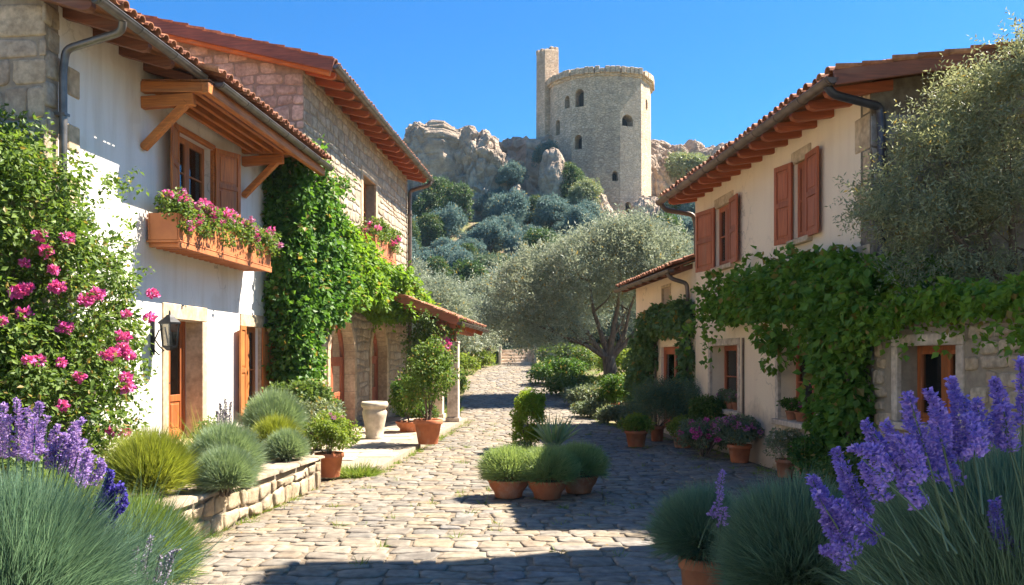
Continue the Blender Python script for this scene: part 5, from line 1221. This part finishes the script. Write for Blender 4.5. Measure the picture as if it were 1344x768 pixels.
def bushy(o, z0, r, h, n, per, cr, L, W, mat, stems=5, droop=.2, fl=None, blobs=None):
    blobs = blobs or [((0, 0, z0 + h * .5), (r, r, h * .55)), ((r * .35, .1 * r, z0 + h * .6), (r * .65, r * .7, h * .42)), ((-r * .4, -.1 * r, z0 + h * .45), (r * .6, r * .6, h * .42))]
    c, d = ell_points(blobs, n, .35, 1.0, -.6); np_mesh('foliage', *clump_leaves(c, rng.uniform(.6, 1.3, n) * cr, per, L, W, droop), mat, o)
    m = MB()
    for i in range(stems):
        q = Vector(c[i]); m.tube([(.03 * math.cos(i), .03 * math.sin(i), max(0, z0 - .12)), (q.x * .4, q.y * .4, z0 + (q.z - z0) * .5), q], [.014, .010, .004], 5)
    if stems: m.build('stem', 'bark', o)
    if fl:
        fn, fr, fm = fl; fc, fd = ell_points(blobs, fn, .95, 1.12, -.2)
        for p in fc: np_mesh('flower', *flower_ball(p, fr * rng.uniform(.7, 1.2), 34), fm, o)
def tuft(o, n, base_r, L0, L1_, w_, mat, elev=(12, 88), droop=.2, z=0, name='foliage', **kw):
    return np_mesh(name, *blades(n, base_r, L0, L1_, w_, elev, droop, z, **kw), mat, o)
def mound(label, x, y, z, n, base_r, L0, L1_, w_, mat, elev=(10, 88), droop=.15, name='lavender_bush', cat='shrub', bz=0, **kw):
    o = empty(name, (x, y, z), 0, label, cat); tuft(o, n, base_r, L0, L1_, w_, mat, elev, droop, bz, **kw)
    if bz > .2:
        m = MB()
        for i in range(9): a = i * .7; m.tube([(.07 * math.cos(a), .07 * math.sin(a), -.05), (base_r * .6 * math.cos(a), base_r * .6 * math.sin(a), bz * .6), (base_r * math.cos(a * 1.3), base_r * math.sin(a * 1.3), bz + .12)], [.016, .012, .006], 5)
        m.build('stem', 'bark', o)
    return o
def ball(label, x, y, z, n, R_, Rz, zc, L0, L1_, w_, mat, name='lavender_bush', cat='shrub', up=.35, o=None, elev=-.35):
    o = o or empty(name, (x, y, z), 0, label, cat); V, F_ = fuzz(n, R_, Rz, L0, L1_, w_, zc, elev, .42, up)
    V2, F2 = blades(max(60, n // 26), R_ * .3, Rz * .9, Rz * 1.22, w_, (25, 88), .1, max(0, zc - Rz * .3)); np_mesh('foliage', *join([(V, F_), (V2, F2)]), mat, o); m = MB()
    for i in range(7): a = i * .9; m.tube([(.04 * math.cos(a), .04 * math.sin(a), -.03), (R_ * .3 * math.cos(a), R_ * .3 * math.sin(a), zc * .6), (R_ * .5 * math.cos(a), R_ * .5 * math.sin(a), zc + .05)], [.012, .009, .004], 5)
    m.build('stem', 'bark', o); return o
def flower_spikes(o, tab, mat, r=.04, nw=34, per=11, fl=.02):
    'tab: (tip px, tip py, base px, base py, Y); adds a stalk and a flowering head per entry'
    b = np.array(o.location)
    for tx, ty, bx, by, Y in tab:
        t, q = np.array(at(tx, ty, Y)) - b, np.array(at(bx, by, Y + rng.uniform(-.1, .1))) - b
        L = np.linalg.norm(t - q); V, F_ = spike(q, t, rng.normal(size=3) * .02, r, max(10, int(nw * L / .3)), per, fl)
        sp = np_mesh('flower_spike', V, F_, mat, o)
        m = MB(); low = q + (q - t) * 1.4; low[2] = max(low[2], .15 - b[2]); m.tube([low, (low + q) / 2 + rng.normal(size=3) * .01, q, t], [.005, .004, .004, .003], 5); m.build('stalk', 'b_blue', sp)

# ---- foreground left
o = ball('large blue-green lavender bush at the bottom left corner', -2.55, 4.3, 0, 26000, .50, .52, .72, .2, .40, .0058, 'b_blue', up=.5)
o = mound('tall lilac flowering lavender behind the corner bush on the left', -2.95, 5.3, 0, 2600, .45, .55, .95, .006, 'b_blue', (30, 88), .12, bz=.4)
g5 = [(5, 532, 3, 600), (22, 525, 22, 600), (36, 538, 34, 600), (52, 530, 50, 590), (62, 548, 58, 598), (12, 548, 12, 600), (46, 552, 44, 605), (84, 570, 76, 610), (98, 556, 90, 605), (108, 552, 98, 600), (92, 584, 82, 622), (110, 580, 100, 628), (70, 586, 66, 615), (120, 600, 108, 636), (132, 606, 118, 636), (28, 556, 30, 606), (76, 560, 70, 606), (104, 592, 96, 622), (116, 590, 105, 640)]
flower_spikes(o, [(a, b, c_, d_, 4.95 + rng.uniform(-.12, .25)) for a, b, c_, d_ in g5], 'f_lilac', .031, 36, 11, .019)
o = mound('small dark indigo lavender at the right edge of the corner bush', -2.3, 4.75, 0, 700, .1, .6, .9, .006, 'b_blue', (50, 88), .1, bz=.2)
flower_spikes(o, [(144, 618, 128, 660, 4.7), (158, 636, 138, 680, 4.7), (152, 640, 144, 690, 4.65), (140, 640, 130, 676, 4.75), (148, 652, 136, 690, 4.7)], 'f_indigo', .030, 36, 12, .018)
o = mound('dark thin-stemmed sage in front of the cobbles at the bottom left', -2.05, 4.85, 0, 900, .2, .35, .75, .007, 'b_blue', (30, 88), .1, bz=.1)
flower_spikes(o, [(199, 706, 190, 760, 5.0), (233, 722, 220, 752, 5.0), (225, 735, 214, 768, 5.0), (180, 720, 174, 765, 4.9), (210, 730, 204, 765, 4.9)], 'f_dusk', .018, 30, 8, .016)
ball('olive green feathery mound between the corner bush and the terrace wall', -2.86, 6.5, 0, 14000, .40, .42, .42, .16, .3, .0062, 'b_green')
# ---- on the terrace
ball('yellow-green feathery grass mound before the white house door', -3.95, 9.3, .44, 9000, .40, .40, .22, .2, .36, .0075, 'b_yellow', up=.6)
ball('larger silver-green mound on the terrace, beside the door', -3.55, 10.6, .44, 12000, .42, .40, .26, .15, .26, .0072, 'b_silver')
ball('silver-green mound hanging over the terrace edge', -3.26, 9.7, .46, 10000, .31, .29, .16, .13, .22, .0068, 'b_silver')
ball('small round silver mound at the far end of the terrace', -3.33, 12.6, .46, 7000, .29, .26, .15, .12, .2, .0078, 'b_silver')
ball('big grey-green mound under the white house ground floor window', -3.95, 14.2, .42, 9000, .45, .5, .42, .2, .36, .0095, 'b_silver', up=.6)
ball('yellowish low mound behind the small silver mound', -3.68, 13.3, .42, 5500, .36, .34, .25, .14, .26, .0088, 'b_yellow')
o = mound('thin grey lavender stalks standing against the white wall by the door', -4.1, 12.2, .44, 420, .12, .4, .75, .008, 'b_silver', (55, 88), .05)
flower_spikes(o, [(289, 530, 290, 560, 12.1), (296, 524, 296, 560, 12.1), (303, 528, 301, 560, 12.1), (284, 540, 286, 566, 12.0), (293, 538, 293, 566, 12.2)], 'f_dusk', .022, 30, 7, .022)
o = mound('wispy dry plant with brown stalks beside the white house doorway', -4.6, 12.9, .44, 260, .1, .4, 1.0, .010, 'b_yellow', (40, 88), .35)
o = mound('thin sprays of green weeds by the white wall, left of the door', -4.55, 11.6, .44, 500, .3, .3, .85, .009, 'b_green', (45, 88), .1)
shrub('garden_shrub', -4.7, 13.5, [((0, 0, .25), (.3, .3, .3))], 30, 50, .1, .06, .035, 'l_shrub', 'small leafy shrub at the foot of the white wall by the door', z=.44)
shrub('garden_shrub', -3.8, 15.6, [((0, 0, .5), (.5, .45, .55)), ((.3, .1, .7), (.35, .35, .4))], 70, 55, .15, .07, .042, 'l_pale', 'pale leaved shrub in front of the ivy column', z=.05)
shrub('garden_shrub', -3.95, 17.4, [((0, 0, .5), (.5, .45, .6))], 60, 55, .15, .08, .05, 'l_grey', 'grey-green shrub at the foot of the ivy before the first arch', z=.1)
shrub('garden_shrub', -4.5, 17.0, [((0, 0, .5), (.7, .6, .65)), ((.4, 0, .8), (.5, .5, .4))], 80, 60, .16, .09, .055, 'l_shrub', 'green shrub below the open shutter of the white house', z=.3)
shrub('garden_shrub', -4.75, 8.2, [((0, 0, .3), (.5, .45, .38)), ((.3, .2, .3), (.35, .35, .3))], 70, 55, .14, .06, .035, 'l_shrub', 'low green shrub on the terrace in front of the rose, behind the corner lavender', z=.44)
shrub('garden_shrub', -5.5, 7.8, [((0, 0, .35), (.5, .45, .42))], 60, 55, .14, .06, .035, 'l_grey', 'grey-green shrub on the near end of the terrace below the rose', z=.44)
ball('low green grass mound at the near end of the terrace behind the olive green mound', -4.1, 7.7, .44, 5000, .3, .26, .2, .14, .26, .008, 'b_green')
# pot at the corner of the terrace
o = potted('terracotta pot with yellow-green bush at the far corner of the terrace', -3.05, 14.25, 'pot', .235, .17, .40)
bushy(o, .38, .46, .62, 90, 60, .12, .055, .03, 'l_shrubhi', fl=(5, .035, 'f_mauve'))
mound('low grass tuft growing at the edge of the pale pavement', -2.62, 14.55, 0, 1100, .25, .12, .32, .012, 'b_grass', (10, 80), .3, name='grass_tuft', cat='grass tuft')
# urn and pots on the pavement
o = empty('stone_urn', (-3.22, 20.0, .12), 0, 'tall weathered pale stone urn standing beside the second arch', 'urn'); m = MB(); m.lathe(PROF['urn'](.30, .20, .86), 40); m.build('body', 'urn', o); m = MB(); m.lathe([(.001, .72), (.25, .72)], 20); m.build('soil', 'soil', o)
o = potted('large terracotta pot with a leafy small tree on the pavement edge', -1.84, 18.7, 'pot', .31, .21, .54, z=.122)
bushy(o, .62, .62, 1.25, 120, 38, .16, .075, .045, 'l_rose', 6, .3, None, [((0, 0, 1.25), (.62, .55, .5)), ((-.3, 0, 1.5), (.5, .5, .45)), ((.35, .05, 1.0), (.42, .4, .35)), ((-.1, 0, 1.9), (.35, .35, .4))])
m = MB()
for a in (0, 1.9, 4.1): m.tube([(.04 * math.cos(a), .04 * math.sin(a), .4), (.06 * math.cos(a), .06 * math.sin(a), .8), (.2 * math.cos(a), .2 * math.sin(a), 1.3)], [.022, .02, .01], 7)
m.build('trunk', 'bark', o)
o = potted('shallow clay bowl with dark leafy plant in front of the porch wall', -2.62, 21.8, 'bowl', .34, .22, .26, z=.122)
bushy(o, .26, .44, 1.1, 100, 52, .14, .085, .05, 'l_box', 5, .25, (3, .05, 'f_pink'))
o = potted('small clay pot with low plant behind the potted tree at the porch', -2.2, 22.3, 'pot', .2, .14, .24, z=.122); bushy(o, .24, .28, .4, 40, 50, .09, .05, .03, 'l_shrub', 3)
# ---- central island
BW = [(-.05, 12.15, .29, 'left clay bowl of thyme in the middle of the lane, half in sun', 'b_thyme', .46), (.50, 12.05, .28, 'middle clay bowl of feathery thyme in the lane', 'b_thyme', .50), (.98, 12.55, .28, 'right clay bowl with greener feathery plant in the lane shade', 'b_thyme', .48)]
for x, y, r, lab, mt, rr in BW:
    o = potted(lab, x, y, 'bowl', r, r * .6, .26); ball(None, 0, 0, 0, 7000, rr * .92, .27, .38, .12, .22, .0068, mt, o=o, elev=-.5)
    c, d = ell_points([((0, 0, .42), (rr * .8, rr * .8, .26))], 60, .6, 1.05, -.2); np_mesh('leafy_tips', *clump_leaves(c, .09, 46, .034, .012, .0), mt, o)
o = shrub('box_hedge', .34, 17.9, [((0, 0, .68), (.33, .33, .62)), ((.03, 0, .95), (.30, .3, .36)), ((-.04, 0, .3), (.28, .28, .3))], 130, 80, .10, .048, .03, 'l_boxhi', 'upright clipped yellow-green box bush behind the clay bowls')
o = empty('yucca', (.84, 17.2, 0), 0, 'spiky variegated yucca beside the clipped box bush', 'yucca'); tuft(o, 90, .06, .5, .82, .045, 'b_yucca', (38, 88), .1, .2, segs=4); m = MB(); m.tube([(0, 0, 0), (0, 0, .28)], .06, 10); m.build('stem', 'bark', o)
shrub('garden_shrub', .2, 15.8, [((0, 0, .18), (.32, .3, .25))], 40, 50, .09, .045, .025, 'l_shrub', 'low dark plant between the clay bowls and the box bush'); shrub('garden_shrub', .72, 15.4, [((0, 0, .2), (.36, .3, .28))], 40, 50, .09, .045, .02, 'l_pale', 'low greyish plant below the yucca behind the clay bowls')
# ---- right side pots
o = potted('round clipped topiary bush in a clay pot, farthest pot on the right side', 3.45, 28.2, 'pot', .34, .25, .45); bushy(o, .42, .64, .85, 130, 60, .15, .075, .045, 'l_box', 3)
o = potted('clay pot of bright low leaves standing out in the lane before the annex', 2.78, 19.1, 'pot', .25, .18, .36); bushy(o, .34, .36, .3, 60, 50, .1, .06, .04, 'l_shrubhi', 3)
for x, y, lab in ((3.46, 20.35, 'clay pot with big rosemary bush under the annex door'), (4.02, 20.2, 'clay pot with big rosemary bush close to the cream house corner')):
    o = potted(lab, x, y, 'pot', .17, .13, .36); c, d = ell_points([((0, 0, .74), (.66, .6, .46)), ((.2, 0, .85), (.45, .45, .4))], 150, .3, 1.0, -.6); b = np.repeat(c, 10, 0) + rng.normal(size=(1500, 3)) * .08
    np_mesh('foliage', *twig_leaves(b, np.repeat(d, 10, 0) + rdir(1500) * .4 + np.array([0, 0, .7]), .26, 9, .05, .016, .8), 'l_rosemary', o)
    m = MB()
    for i in range(6): q = Vector(c[i]); m.tube([(0, 0, .3), q * .6, q], [.014, .01, .005], 5)
    m.build('stem', 'bark', o)
o = potted('small clay pot of yellow-green leaves next to the rosemary pots', 3.78, 18.9, 'pot', .22, .17, .25, 'terracotta_old'); bushy(o, .24, .34, .38, 60, 50, .1, .055, .035, 'l_shrubhi', 3)
shrub('garden_shrub', 4.22, 18.3, [((0, 0, .55), (.46, .42, .55)), ((0, 0, .85), (.36, .36, .3))], 80, 60, .13, .06, .035, 'l_shrub', 'round green shrub against the cream wall below the far window')
shrub('flowering_bush', 3.85, 17.2, [((0, 0, .36), (.5, .42, .4)), ((.25, 0, .45), (.35, .35, .3))], 80, 55, .12, .055, .032, 'l_grey', 'pink flowering bush on the cobbles left of the flowering pot', 'flowering bush', fl=(34, .055, 'f_pink'))
o = potted('clay pot full of small pink flowers on the cobbles below the cream wall', 4.32, 16.2, 'pot', .22, .16, .34); bushy(o, .32, .46, .5, 90, 55, .11, .05, .03, 'l_grey', 4, .2, (34, .05, 'f_mauve'))
o = potted('clay pot with pale wispy plant at the rough plinth', 4.55, 14.2, 'pot', .16, .12, .3, 'terracotta_old'); bushy(o, .28, .30, .5, 60, 46, .09, .042, .022, 'l_pale', 4, .1, (6, .025, 'f_white'))
o = potted('clay pot with magenta flowers under the vine by the near window', 4.62, 13.35, 'pot', .17, .12, .28, 'terracotta_old'); bushy(o, .26, .30, .42, 60, 46, .1, .055, .035, 'l_box', 4, .2, (8, .04, 'f_pink'))
shrub('garden_shrub', 4.55, 12.4, [((0, 0, .4), (.45, .4, .45)), ((.1, -.5, .35), (.4, .4, .35))], 80, 55, .13, .06, .035, 'l_box', 'dark green shrub at the foot of the vine')
shrub('garden_shrub', 4.5, 10.9, [((0, 0, .4), (.45, .5, .5))], 70, 55, .13, .06, .03, 'l_shrub', 'green shrub in front of the stone outbuilding, behind the violet lavender')
# ---- foreground right
o = potted('clay pot with silvery lavender at the bottom, right of the lane', 1.46, 6.55, 'pot', .175, .13, .46, 'terracotta_old'); ball(None, 0, 0, 0, 13000, .33, .27, .60, .14, .26, .0056, 'b_blue', o=o, elev=-.5)
o = potted('large round blue-green lavender mound, second from the right in the foreground', 1.86, 5.55, 'pot', .26, .19, .42); ball(None, 0, 0, 0, 24000, .44, .42, .62, .18, .34, .0058, 'b_blue', o=o, up=.5, elev=-.55)
flower_spikes(o, [(988, 612, 992, 645, 6.0), (984, 640, 982, 668, 6.0), (962, 655, 966, 678, 5.9)], 'f_lilac', .03, 30, 8, .018)
o = ball('huge lavender bush with deep violet flower spikes at the right edge', 2.44, 4.05, 0, 32000, .70, .62, .76, .26, .52, .0058, 'b_blue', up=.8)
cr = [(600, 340, 690, 520), (685, 245, 790, 440), (745, 240, 870, 360), (690, 425, 800, 510), (790, 145, 900, 300), (860, 150, 960, 280), (940, 50, 1000, 250), (1010, 40, 1060, 230), (1090, 0, 1130, 280), (1180, 70, 1200, 200), (1240, 0, 1290, 230), (1330, -70, 1340, 150), (640, 590, 740, 650), (910, 330, 990, 440), (1245, 420, 1335, 610), (1030, 110, 1090, 330), (1130, 60, 1160, 230), (620, 400, 720, 560), (650, 480, 760, 600), (780, 290, 860, 420), (830, 200, 930, 330), (960, 150, 1010, 310), (1060, 130, 1110, 270), (1150, 120, 1170, 260), (700, 300, 800, 470), (905, 200, 975, 360), (980, 200, 1060, 350), (1270, 90, 1300, 240), (1040, 250, 1110, 360), (735, 480, 830, 545)]
flower_spikes(o, [(840 + .375 * a, 500 + .375 * b, 840 + .375 * c_, 500 + .375 * d_, 3.42 + rng.uniform(-.2, .3)) for a, b, c_, d_ in cr], 'f_violet', .037, 44, 15, .0178)

# ================================================================== FLOWER BOXES, LANTERN, SMALL THINGS
def flower_box(label, root, o1, s0, s1, z0, z1, mat, leafm, fm, nfl, side=1, stepped=True, r=.05, hang=.0, name='flower_box', fh=.32):
    ob = empty(name, root.location, root.rotation_euler.z, label, 'flower box'); m = MB(side); h = z1 - z0
    def shell(a0, a1, b0, b1, c0, c1, t): # open-top trough
        m.box(a0, a0 + t, b0, b1, c0, c1); m.box(a1 - t, a1, b0, b1, c0, c1); m.box(a0 + t, a1 - t, b0, b0 + t, c0 + .001, c1 - .001); m.box(a0 + t, a1 - t, b1 - t, b1, c0 + .001, c1 - .001); m.box(a0 + t, a1 - t, b0 + t, b1 - t, c0, c0 + t)
    lip = .03
    shell(.05, o1, s0, s1, z0 + (h * .22 if stepped else 0), z1, .035)
    if stepped:
        m.box(.03, o1 + .02, s0 - .02, s1 + .02, z0 + h * .16, z0 + h * .215); m.box(.03, o1 + .03, s0 - .03, s1 + .03, z1 - .03, z1 + .015) if False else None
        n = int((s1 - s0) / .22)
        for i in range(n): s = s0 + (s1 - s0) * (i + .5) / n; m.box(.035, o1 - .03, s - .045, s + .045, z0 + h * .04, z0 + h * .155)
        m.box(o1 - .03, o1 + .015, s0 - .015, s1 + .015, z0, z0 + h * .157)
    m.build('box', mat, ob, .008)
    mm = MB(side); mm.box(.086, o1 - .036, s0 + .036, s1 - .036, z1 - .12, z1 - .05); mm.build('soil', 'soil', ob)
    n = int((s1 - s0) * 60); c = np.stack([rng.uniform(.05, o1 + .16, n), rng.uniform(s0 - .05, s1 + .08, n), z1 + rng.uniform(-.12, fh, n)], 1)
    c = c[~((c[:, 0] < o1 + .02) & (c[:, 2] < z1 - .02))]; c[:, 2] -= np.maximum(0, c[:, 0] - o1) * 1.0; c[:, 0] *= side
    np_mesh('foliage', *clump_leaves(c, rng.uniform(.07, .15, len(c)), 42, .058, .045, .2), leafm, ob)
    for i in range(nfl):
        q = c[rng.integers(0, len(c))] + np.array([side * rng.uniform(-.02, .08), rng.normal() * .06, rng.uniform(.0, .14)]); np_mesh('flower', *flower_ball(q, r * rng.uniform(.7, 1.3), 34), fm if rng.random() < .7 else ('f_mauve' if fm == 'f_pink' else fm), ob)
    return ob
flower_box('long stepped clay flower box with pink flowers below the upper window of the white house', rt, .58, 2.57, 6.6, 3.76, 4.32, 'box_clay', 'l_rose', 'f_pink', 98, fh=.30, r=.062)
flower_box('clay flower box with few magenta blooms below the upper window of the stone house', rs, .56, 4.6, 7.3, 4.86, 5.5, 'terracotta', 'l_rose', 'f_pink', 14, fh=.45, r=.12)
flower_box('clay trough of purple flowers on the far lower sill of the cream house', rc, .02, 5.7, 6.9, .925, 1.10, 'terracotta', 'l_grey', 'f_mauve', 26, -1, False, .04, fh=.15) if False else None
def sill_pot(label, s, n, leafm, fm):
    x, y = L3(-.1, s); o = potted(label, x, y, 'pot', .105, .075, .16, 'terracotta_old', z=.925); bushy(o, .15, .16, .2, 26, 40, .06, .045, .03, leafm, 2, .2, (n, .032, fm)); return o
for s, lab in ((5.62, 'small flower pot nearest the grey reveal on the far lower sill'), (6.0, 'second small flower pot on the far lower sill'), (6.4, 'flower pot at the right end of the far lower sill')): sill_pot(lab, s + .1, 14, 'l_grey', 'f_mauve')
for s, lab in ((2.95, 'small flower pot with dark leaves at the left of the near lower sill'), (2.55, 'small flower pot with pink bloom beside the vine on the near lower sill')): sill_pot(lab, s, 6, 'l_box', 'f_pink')

# wall lantern
ln = empty('wall_lantern', rt.location, rt.rotation_euler.z, 'black wrought iron lantern mounted on the white wall left of the door', 'lantern')
ls, lo = 2.80, .30; m = MB()
m.box(.0, .03, ls - .045, ls + .045, 2.05, 2.62); m.tube([(.02, ls, 2.15), (.12, ls, 2.05), (.2, ls, 2.12), (.12, ls, 2.2), (.05, ls, 2.3), (.12, ls, 2.45), (.22, ls, 2.5), (lo - .02, ls, 2.2)], .013, 7); m.tube([(.02, ls, 2.6), (.1, ls, 2.68), (.16, ls, 2.62), (.1, ls, 2.57)], .011, 7); m.build('bracket', 'iron', ln)
def frus(m, z0, z1, a, b, n=6):
    vs = [(lo + r * math.cos(2 * math.pi * k_ / n), ls + r * math.sin(2 * math.pi * k_ / n), z) for r, z in ((a, z0), (b, z1)) for k_ in range(n)]
    m.add(vs, [(k_, (k_ + 1) % n, n + (k_ + 1) % n, n + k_) for k_ in range(n)] + [tuple(range(n))[::-1], tuple(range(n, 2 * n))])
m = MB(); frus(m, 2.55, 2.58, .19, .19); frus(m, 2.58, 2.66, .18, .09); frus(m, 2.66, 2.70, .09, .05); frus(m, 2.70, 2.77, .02, .012); frus(m, 2.17, 2.20, .12, .125); frus(m, 2.12, 2.17, .05, .11)
for k_ in range(6):
    a = 2 * math.pi * k_ / 6; m.tube([(lo + .118 * math.cos(a), ls + .118 * math.sin(a), 2.19), (lo + .165 * math.cos(a), ls + .165 * math.sin(a), 2.56)], .009, 6)
m.build('cage', 'iron', ln)
m = MB(); frus(m, 2.201, 2.549, .105, .15); m.build('glass_shade', 'glass', ln); m = MB(); m.tube([(lo, ls, 2.2), (lo, ls, 2.36)], .022, 10); m.build('candle', 'trim_pale', ln)

# grass and weeds in the joints at the edges
P = []
def edge_tufts(n, f):
    for _ in range(n):
        x, y = f(); V, Q = blades(int(rng.integers(10, 26)), .05, .05, .16, .008, (20, 85), .3, 0, 2); V = V + np.array([x, y, ghf(x, y) + .0]); P.append((V, Q))
edge_tufts(90, lambda: (lambda y: (lane_x(LANE_L, y) + abs(rng.normal()) * .10 - .02, y))(rng.uniform(5.5, 13)))
edge_tufts(60, lambda: (lambda y: (lane_x(LANE_L, y) + abs(rng.normal()) * .12, y))(rng.uniform(14.8, 27)))
edge_tufts(110, lambda: (lambda y: (lane_x(LANE_R, y) - .1 - abs(rng.normal()) * .2, y))(rng.uniform(7, 28)))
edge_tufts(120, lambda: (rng.uniform(-2.9, 4.4), rng.uniform(6.5, 26)))
V, F_ = join(P); tag(np_mesh('grass', V, F_, 'b_grass'), 'short grass and weeds growing in the joints of the cobbled lane', 'grass', None, 'stuff')
# fallen leaves on the stones
n = 900; x = rng.uniform(-3.2, 4.6, n); y = rng.uniform(5, 27, n); k_ = np.array([lane_x(LANE_L, b) < a < lane_x(LANE_R, b) for a, b in zip(x, y)]); x, y = x[k_], y[k_]
edge = rng.random(len(x)) < .6; x = np.where(edge, np.where(rng.random(len(x)) < .5, lane_x(LANE_R, y) - np.abs(rng.normal(size=len(x))) * .5, lane_x(LANE_L, y) + np.abs(rng.normal(size=len(x))) * .4), x)
P0 = np.stack([x, y, gh(x, y) + .022], 1); D0 = rdir(len(x)) * np.array([1, 1, .15]); N0 = rdir(len(x)) * .3 + np.array([0, 0, 1.0])
MT['litter'] = mat_leaf('leaf_litter', G((.22, .13, .04), (.30, .2, .07), (.14, .09, .03), (.16, .17, .05)), .1, .7, 1.0)
tag(np_mesh('leaf_litter', *leaves(P0, D0, N0, .055, .028), 'litter'), 'scattered dry fallen leaves on the cobbled lane', 'leaves', None, 'stuff')
# rougher meadow grass beyond the beds
P = []
for _ in range(900):
    y = rng.uniform(29, 56); x = rng.uniform(-9, 9)
    if lane_x(LANE_L, y) - .2 < x < lane_x(LANE_R, y) + .2: continue
    V, Q = blades(26, .25, .12, .42, .03, (25, 85), .3, 0, 2); P.append((V + np.array([x, y, ghf(x, y) - .03]), Q))
V, F_ = join(P); tag(np_mesh('meadow_grass', V, F_, 'b_grass'), 'rough grass in the beds beside the far end of the lane', 'grass', None, 'stuff')

# ================================================================== AIR
hz = MB(); hz.box(-960, 960, -70, 1660, -1.6, 43); k = NT('haze_air'); k.t.nodes.remove(k.b)
pv_ = k.n('ShaderNodeVolumePrincipled'); pv_.inputs['Color'].default_value = (.55, .78, 1.0, 1); pv_.inputs['Density'].default_value = 0.0002; pv_.inputs['Anisotropy'].default_value = .2
k.l(pv_.outputs[0], k.out.inputs['Volume']); MT['haze_air'] = k.m
tag(hz.build('haze', 'haze_air'), 'thin blue haze of warm air over the hill', 'haze', None, 'stuff')
